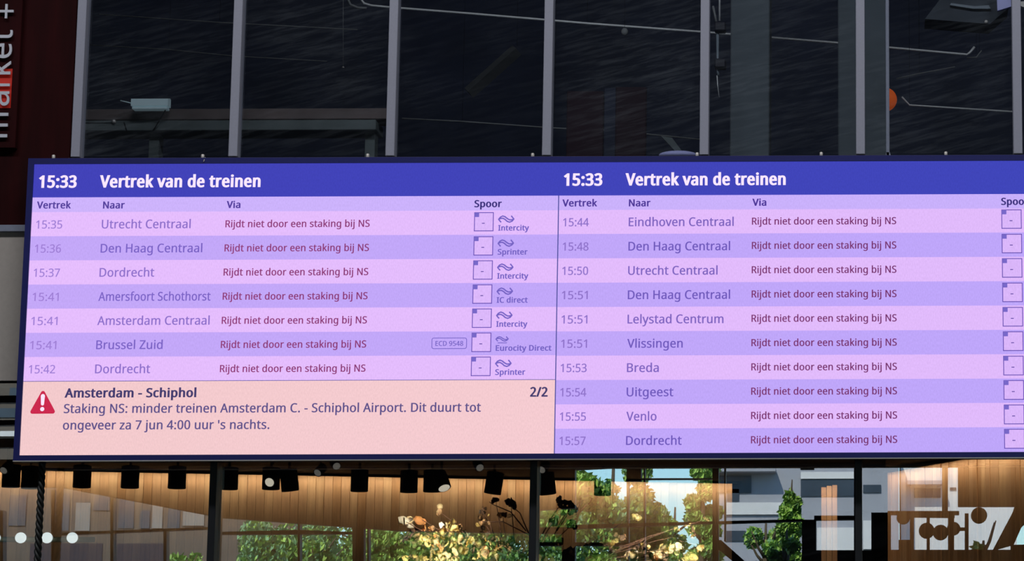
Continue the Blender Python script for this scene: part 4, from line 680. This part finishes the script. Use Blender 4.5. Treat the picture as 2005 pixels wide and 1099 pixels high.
def petal_mesh(m, seed):
    rnd = random.Random(seed); bm = bmesh.new(); c = bm.verts.new((0, 0, 0)); ring = []
    n = 8
    for k in range(n):
        a = 2*math.pi*k/n; r = .034*(1+rnd.uniform(-.3, .25))
        ring.append(bm.verts.new((r*math.cos(a), -.010-rnd.uniform(0, .012), r*1.15*math.sin(a)+.004)))
    for k in range(n): bm.faces.new((c, ring[k], ring[(k+1) % n]))
    bmesh.ops.solidify(bm, geom=bm.faces[:], thickness=.002)
    return done(bm, 'blossom', m, True)
PM = {i: [petal_mesh(pet[i], i*7+s) for s in range(3)] for i in range(len(pet))}
# clusters: centre px, py, spread x, y, count, palette, size
CL = [(795, 1022, 14, 10, 6, (4, 4, 0), 1.15), (826, 1018, 8, 9, 4, (5, 2), 1.1), (838, 1036, 9, 7, 4, (5, 2), .9), (860, 1002, 5, 14, 5, (2, 0), .7), (866, 1030, 4, 8, 3, (0, 4), .9),
      (895, 1030, 15, 10, 9, (2, 2, 1), 1.1), (836, 1056, 12, 10, 7, (0, 1), 1.1), (812, 1045, 12, 8, 6, (3, 2), 1), (790, 1056, 8, 6, 4, (3,), .9), (808, 1060, 5, 14, 4, (3,), .7),
      (880, 1050, 28, 14, 22, (0, 1, 1, 2), 1.15), (855, 1070, 26, 16, 26, (0, 1, 1, 5), 1.15), (905, 1072, 22, 16, 20, (1, 1, 0), 1.2), (870, 1094, 50, 9, 34, (0, 1, 1, 2), 1.1),
      (800, 1095, 18, 8, 10, (1, 2, 3), .9), (950, 1060, 26, 12, 14, (1, 2, 1, 3), 1), (930, 1080, 24, 14, 20, (2, 1, 3), 1.05), (970, 1085, 20, 14, 20, (0, 1, 2, 5), 1.1),
      (1000, 1070, 22, 14, 14, (2, 3, 3, 1), 1), (945, 1018, 14, 20, 8, (2, 3, 1), .6), (985, 1015, 14, 12, 7, (3, 2), .6), (1000, 985, 10, 8, 8, (6, 6, 3), .85), (970, 978, 8, 5, 4, (6, 3), .6),
      (943, 1000, 12, 8, 6, (6, 3), .6), (1100, 985, 8, 8, 8, (6,), .9), (1112, 1000, 14, 16, 12, (6, 3), .85), (1085, 1020, 14, 10, 7, (6, 3), .7), (1120, 1028, 12, 6, 6, (3,), .9),
      (1075, 1070, 26, 16, 18, (3, 3, 2), 1), (1120, 1088, 30, 12, 20, (3, 3, 2), 1), (1170, 1080, 25, 14, 16, (3, 2, 3), 1), (1195, 1070, 22, 10, 10, (3, 1), .8), (1235, 1088, 13, 6, 7, (4, 0), 1.35),
      (1245, 1010, 4, 7, 3, (1, 0), .8), (1310, 1075, 18, 10, 10, (0, 1), .85), (1328, 1075, 8, 10, 6, (4, 0), .95), (1290, 1090, 20, 8, 10, (0, 5, 3), .9), (1350, 1092, 18, 7, 8, (0, 1, 5), 1),
      (1372, 1073, 6, 6, 4, (5, 0), .7), (1355, 1045, 6, 12, 5, (3, 2), .7), (1325, 1035, 8, 5, 4, (2, 0), .6), (1345, 1030, 8, 4, 3, (1,), .5), (1382, 1018, 5, 3, 2, (2,), .5), (1200, 1050, 30, 6, 7, (2, 3), .6),
      (1020, 1092, 22, 8, 14, (2, 3, 5), 1), (1260, 1070, 14, 12, 8, (3, 1), .7)]
tips = []; todo = []
for cx_, cy_, sx_, sy_, n_, pal, sz in CL:
    tips.append((at(cx_, cy_, FY+random.uniform(-.15, .2)), sz))
    for k in range(int(n_*(1.5 if cy_ > 1045 else 1.0))):
        a = random.uniform(0, 6.28); rr = random.random()**.6
        p = at(cx_+sx_*rr*math.cos(a), cy_+sy_*rr*math.sin(a), FY+random.uniform(-.2, .22))
        todo.append((sz*random.uniform(.7, 1.15), p, random.choice(pal), random.randrange(3), (random.uniform(-.7, .7), random.uniform(-3.1, 3.1), random.uniform(-1, 1))))
todo.sort(key=lambda t: t[1].y-t[0]*.25)
rest = {}
for q, (sz, p, c_, v_, rot) in enumerate(todo):
    if q < 300:
        o = link('blossom', PM[c_][v_], parent=fl); o.location = p-fl.location; o.scale = (sz,)*3; o.rotation_euler = rot
    else: rest.setdefault(c_, []).append((sz, p, v_, rot))
bm = bmesh.new(); used = sorted(rest)
for slot, c_ in enumerate(used):
    for sz, p, v_, rot in rest[c_]:
        n0 = len(bm.faces); me_ = PM[c_][v_].copy(); me_.transform(Matrix.Translation(p-fl.location) @ Euler(rot).to_matrix().to_4x4() @ Matrix.Scale(sz, 4))
        bm.from_mesh(me_); bpy.data.meshes.remove(me_); bm.faces.ensure_lookup_table()
        for f_ in bm.faces[n0:]: f_.material_index = slot
link('small_blossoms', done(bm, 'small_blossoms', [pet[c_] for c_ in used], True), parent=fl, kind='stuff')
for i, (t, sz) in enumerate(tips):
    b0 = base+Vector((random.uniform(-.05, .05), random.uniform(-.05, .05), 0)); mid = b0.lerp(t, .5)+Vector((0, 0, .10))+Vector((random.uniform(-.05, .05), 0, random.uniform(-.02, .05)))
    par(tubeo('branch', [b0, b0.lerp(mid, .5)+Vector((0, 0, .03)), mid, mid.lerp(t, .6)+Vector((0, 0, .02)), t], [.010, .008, .006, .004, .003], M['branch'], 5), fl)
for pts in ([(1030, 1040), (1000, 1003), (965, 988), (958, 983)], [(1035, 1045), (1018, 1005), (1000, 990)], [(1040, 1050), (985, 1022), (945, 1022)], [(1330, 1060), (1365, 1068), (1393, 1084)], [(1090, 1040), (1110, 1010), (1105, 980)]):
    par(tubeo('branch', [at(x, y, FY) for x, y in pts], [.006, .005, .004, .003][:len(pts)], M['branch'], 5), fl)
def spotl(name, loc, aim, power, col, ang):
    d = bpy.data.lights.new(name, 'SPOT'); o = bpy.data.objects.new(name, d); COL.objects.link(o); d.energy = power; d.color = col
    d.spot_size = ang; d.spot_blend = .7; d.shadow_soft_size = .03; o.location = loc; o.rotation_euler = (Vector(aim)-Vector(loc)).to_track_quat('-Z', 'Y').to_euler()
spotl('spotlight_beam', at(840, 915, 1.2), at(870, 1075, FY), 200, (1, .9, .76), 1.2)
spotl('spotlight_beam', at(1310, 915, 1.2), at(1310, 1085, FY), 260, (1, .92, .8), 1.15)

# ================================================================== THE ENTRANCE BEHIND THE CAMERA (mirrored in the glass)
PD = 56
fr_ = empty('wall_front', (0, 2*GY-(PD-20), 0), **ST)
def hole(name, pts, m=M['black'], dep=.25, root=fr_):
    """opaque member of the entrance front; pts in the folded picture"""
    P_ = [mir(x, y, PD) for x, y in pts]; bm = bmesh.new(); prism(bm, P_, (0, -dep, 0)); o = link(name, done(bm, name, m)); par(o, root); return o
yp = 2*GY-(PD-20)
zhd = mir(1500, 915, PD).z
xg = mir(84, 900, PD).x; zg = mir(40, 740, PD).z
par(box('header', (xg, yp-.3, zhd), (X1, yp, 16), M['hallwall']), fr_)
par(box('header', (X0, yp-.3, zg), (xg, yp, 16), M['hallwall']), fr_)
lowest = 1200
hole('canopy_beam', [(-500, 950), (120, 955), (430, 1014), (780, 1040), (1126, 1046), (1126, 1033), (1045, 1033), (1045, 1000), (1126, 995), (1126, 900), (-500, 900)])
for y0, y1 in ((778, 792), (826, 836), (862, 880)):
    hole('entrance_rail', [(-300, y0), (86, y0-4), (86, y1-4), (-300, y1)])
hole('canopy_beam', [(1126, 900), (1126, 920), (1240, 914), (1240, 900)])
for x0, x1, y0, y1 in ((100, 108, 960, 1500), (216, 222, 960, 1500), (583, 587, 1000, 1500), (690, 712, 1000, 1500), (719, 722, 1000, 1500), (1100, 1126, 1040, 1500), (1227, 1255, 900, 942), (1227, 1231, 942, 1500), (1260, 1263, 900, 1500), (1395, 1407, 900, 1500), (1567, 1594, 900, 919), (1570, 1598, 1018, 1500),
                       (1672, 1676, 900, 1500), (1706, 1740, 1004, 1500), (1598, 1745, 1078, 1500), (1845, 1856, 900, 1000), (1876, 2300, 800, 992), (1738, 2300, 1077, 1500), (1738, 1878, 1001, 1008), (1418, 1421, 915, 1060), (320, 326, 1040, 1500), (0, 6, 1000, 1500)):
    hole('entrance_post' if (y1-y0) > (x1-x0) else 'entrance_rail', [(x0, y0), (x1, y0), (x1, y1), (x0, y1)])
for pts in ([(1126, 1028), (1400, 1021), (1400, 1025), (1126, 1036)], [(1405, 1021), (1572, 1017), (1572, 1021), (1405, 1026)], [(1594, 1010), (1675, 1010), (1675, 1018), (1594, 1019)], [(100, 1044), (420, 1032), (420, 1036), (100, 1049)],
            [(430, 1042), (580, 1038), (690, 1042), (690, 1046), (430, 1047)], [(1228, 937), (1400, 936.5), (1400, 938.5), (1228, 939)], [(1045, 1062), (1250, 1063), (1250, 1069), (1045, 1069)], [(1405, 1058), (1412, 1058), (1458, 1099), (1450, 1112), (1405, 1075)]):
    hole('entrance_rail', pts)
sl = empty('wall_letter_sign', (0, yp, 0), **ST)
cr = lambda x, y: (1660+x/5.017, 880+y/5.017)
def disc_px(x, y, r, n=20, ry=None): return [cr(x+r*math.cos(2*math.pi*k/n), y+(ry or r)*math.sin(2*math.pi*k/n)) for k in range(n)]
for pts in (disc_px(545, 672, 66), [cr(610, 620), cr(650, 620), cr(650, 1000), cr(610, 1000)], disc_px(775, 800, 78), [cr(775, 620), cr(806, 620), cr(806, 1000), cr(775, 1000)], disc_px(912, 818, 76),
            [cr(985, 620), cr(1045, 620), cr(1045, 1000), cr(985, 1000)], disc_px(1040, 780, 66), [cr(1100, 768), cr(1160, 768), cr(1160, 800), cr(1100, 800)], disc_px(1290, 650, 80),
            [cr(1150, 630), cr(1187, 630), cr(1187, 1000), cr(1150, 1000)], [cr(1640, 560), cr(1735, 560), cr(1735, 740), cr(1705, 770), cr(1630, 940), cr(1420, 1000), cr(1440, 960), cr(1620, 620)], [cr(500, 890), cr(620, 890), cr(620, 1000), cr(500, 1000)],
            [cr(386, 640), cr(424, 640), cr(424, 1000), cr(386, 1000)], [cr(650, 620), cr(1050, 620), cr(1050, 675), cr(650, 670)], [cr(1600, 940), cr(2000, 930), cr(2000, 1010), cr(1600, 1010)]):
    hole('letter_shape', pts, M['black'], .12, sl)

# outdoors
box('ground', (-120, -170, -.5), (120, -36, -.3), M['pave'], **ST)
def facade(D, px0, px1, ytop, mwall, wins, label, dep=8, mw=M['bdark']):
    a = mir(px0, 1000, D); b = mir(px1, 1000, D); zt_ = mir((px0+px1)/2, ytop, D).z; Y = a.y
    r = empty('office_building', ((a.x+b.x)/2, Y, -.3), label=label, cat='building')
    par(box('facade', (a.x, Y-dep, -.3), (b.x, Y, zt_), mwall), r)
    for x0, y0, x1, y1, kind in wins:
        p = mir(x0, y0, D); q = mir(x1, y1, D)
        par(box({0: 'window', 1: 'canopy', 2: 'pale_panel', 3: 'dark_panel', 4: 'infill_panel'}[kind], (p.x, Y-.02 if kind != 1 else Y, q.z), (q.x, Y+(.06, .9, .12, .04, .08)[kind], p.z), (M['bdark'], M['bgrey'], M['bwhite'], M['cabinet'], M['binfill'])[kind], .0), r)  # the darkest kind is a flat dark box on the wall
    return r
facade(110, 1398, 1760, 880, M['bgrey'], [(1408, 932, 1471, 966, 0), (1424, 958, 1447, 982, 0), (1568, 940, 1672, 972, 0), (1400, 922, 1520, 927, 1), (1568, 925, 1672, 938, 2), (1420, 985, 1565, 1008, 2), (1600, 1034, 1672, 1078, 2), (1420, 1040, 1460, 1060, 0),
       (1690, 950, 1725, 965, 0), (1690, 1020, 1712, 1076, 2)], 'pale grey office block mirrored in the glass pane right of the trees')
facade(112, 1764, 1990, 850, M['bwhite'], [(1775, 945, 1845, 952, 1), (1790, 957, 1842, 975, 0), (1860, 955, 1872, 960, 0)], 'white building mirrored faintly over the right wood wall')
facade(128, -150, 590, 700, M['bshade'], [(-20, 800, 30, 818, 0), (-40, 845, 50, 855, 2), (20, 760, 60, 775, 0), (120, 965, 135, 1040, 0), (185, 970, 215, 1000, 0), (235, 960, 262, 1035, 0), (275, 1000, 293, 1035, 0), (330, 985, 352, 1035, 0), (20, 970, 50, 1030, 0), (110, 975, 118, 1040, 4), (150, 985, 176, 1040, 4), (300, 990, 318, 1035, 4), (360, 985, 400, 1030, 4), (60, 1065, 200, 1100, 3), (230, 1065, 330, 1100, 3)], 'grey building mirrored dimly in the left pane')

leafm = [mat('leaf_green', (164, 200, 96), .6, 0, 3, .3), mat('leaf_dark', (104, 146, 76), .6, 0, 3, .3), mat('leaf_teal', (118, 160, 112), .6, 0, 3, .3)]
for m_ in leafm:
    b_ = m_.node_tree.nodes['Principled BSDF']
def tree(px, D, ytop, wpx, n, pal, label, seed, narrow=1, size=.13, ybase=1130):
    n = int(n*2.2)
    rnd = random.Random(seed); c = mir(px, 1000, D); zt_ = mir(px, ytop, D).z; sc = D/F; R = wpx*sc/2
    r = empty('broadleaf_tree' if narrow == 1 else 'columnar_tree', (c.x, c.y, -.3), label=label, cat='tree')
    zb_ = mir(px, ybase, D).z; z0 = max(1.8, zb_-1.5)
    bm = bmesh.new(); tube(bm, [(0, 0, 0), (.05, 0, z0), (-.05, 0, (z0+zt_)/2), (0, 0, zt_-.3)], [.22, .16, .1, .03], 8)
    for k in range(9):
        h = z0+(zt_-z0)*rnd.uniform(.05, .8); a = rnd.uniform(0, 6.28); l = R*rnd.uniform(.5, .9)
        tube(bm, [(0, 0, h), (l*.5*math.cos(a), l*.5*math.sin(a), h+.3), (l*math.cos(a), l*math.sin(a), h+.8)], [.06, .04, .015], 5)
    link('trunk', done(bm, 'trunk', M['trunk'], True), parent=r)
    vs_, fs, mi = [], [], []
    blobs = [(rnd.uniform(-1, 1)*R*.65, rnd.uniform(-1, 1)*R*.65, z0+(zt_-z0)*rnd.uniform(.08, .9)) for _ in range(30 if narrow == 1 else 70)]
    for k in range(n):
        if narrow == 1:
            b = rnd.choice(blobs); rad = R*.34
        else:
            b = rnd.choice(blobs); rad = R*.75*(1.3-.9*(b[2]-z0)/(zt_-z0))
        d = Vector((rnd.gauss(0, 1), rnd.gauss(0, 1), rnd.gauss(0, 1))).normalized()*rad*rnd.random()**.4
        p = Vector(b)+d
        u = Vector((rnd.gauss(0, 1), rnd.gauss(0, 1), rnd.gauss(0, 1))).normalized(); v = u.orthogonal().normalized(); s = size*rnd.uniform(.6, 1.3)
        i = len(vs_); vs_ += [p-u*s, p+v*s*.55, p+u*s, p-v*s*.55]; fs.append((i, i+1, i+2, i+3)); mi.append(rnd.choice(pal))
    me = bpy.data.meshes.new('foliage'); me.from_pydata(vs_, [], fs)
    for m_ in leafm: me.materials.append(m_)
    me.polygons.foreach_set('material_index', mi)
    link('foliage', me, parent=r, kind='stuff')
T = tree
T(560, 102, 1000, 220, 3600, (0, 2, 2), 'pale green tree mirrored beside the left dark mullion', 21)
T(700, 116, 985, 240, 3600, (1, 2, 0), 'tall green tree mirrored in the back row, left of the flowers', 22)
T(880, 104, 980, 260, 3600, (1, 2, 0), 'tall green tree mirrored in the back row behind the flowers', 23)
T(1050, 120, 960, 240, 3600, (1, 2, 0), 'tall green tree mirrored in the back row at the middle mullion', 24)
T(620, 86, 1030, 170, 3000, (0, 1, 2), 'green tree mirrored low in the pane under the left wood wall', 1)
T(765, 80, 1015, 170, 3200, (0, 0, 1), 'bright green tree mirrored just left of the dried flowers', 2)
T(940, 88, 990, 200, 3200, (0, 1, 2), 'green tree mirrored behind the middle of the dried flowers', 3)
T(1125, 74, 890, 170, 4800, (0, 0, 1), 'bushy green tree mirrored right of the middle dark mullion', 4)
T(1200, 96, 850, 170, 4600, (1, 2, 0), 'bluish green tree mirrored beside the patch of sky', 5)
T(1255, 66, 965, 110, 3000, (0, 0, 1), 'bright green low tree mirrored below the patch of sky', 6)
T(1378, 84, 860, 90, 3200, (0, 0, 1), 'green tree mirrored left of the pale office block', 7)
T(1322, 98, 962, 120, 3000, (0, 0, 2), 'light green tree mirrored against the patch of sky', 12)
T(1547, 70, 912, 46, 3400, (0, 1, 0), 'slender green tree mirrored in front of the pale office block', 8, 0, .11)
T(1500, 77, 985, 92, 4200, (0, 2, 0), 'soft green young tree mirrored left of the slender one', 9)
T(1535, 63, 1020, 70, 2600, (1, 0), 'small dark green bush mirrored low in front of the pale office block', 13)
T(1925, 66, 1012, 60, 700, (0, 0), 'yellow green tree mirrored between the letter shapes', 10)
T(370, 90, 1062, 90, 900, (0, 1), 'small tree mirrored at the foot of the left pane', 11)
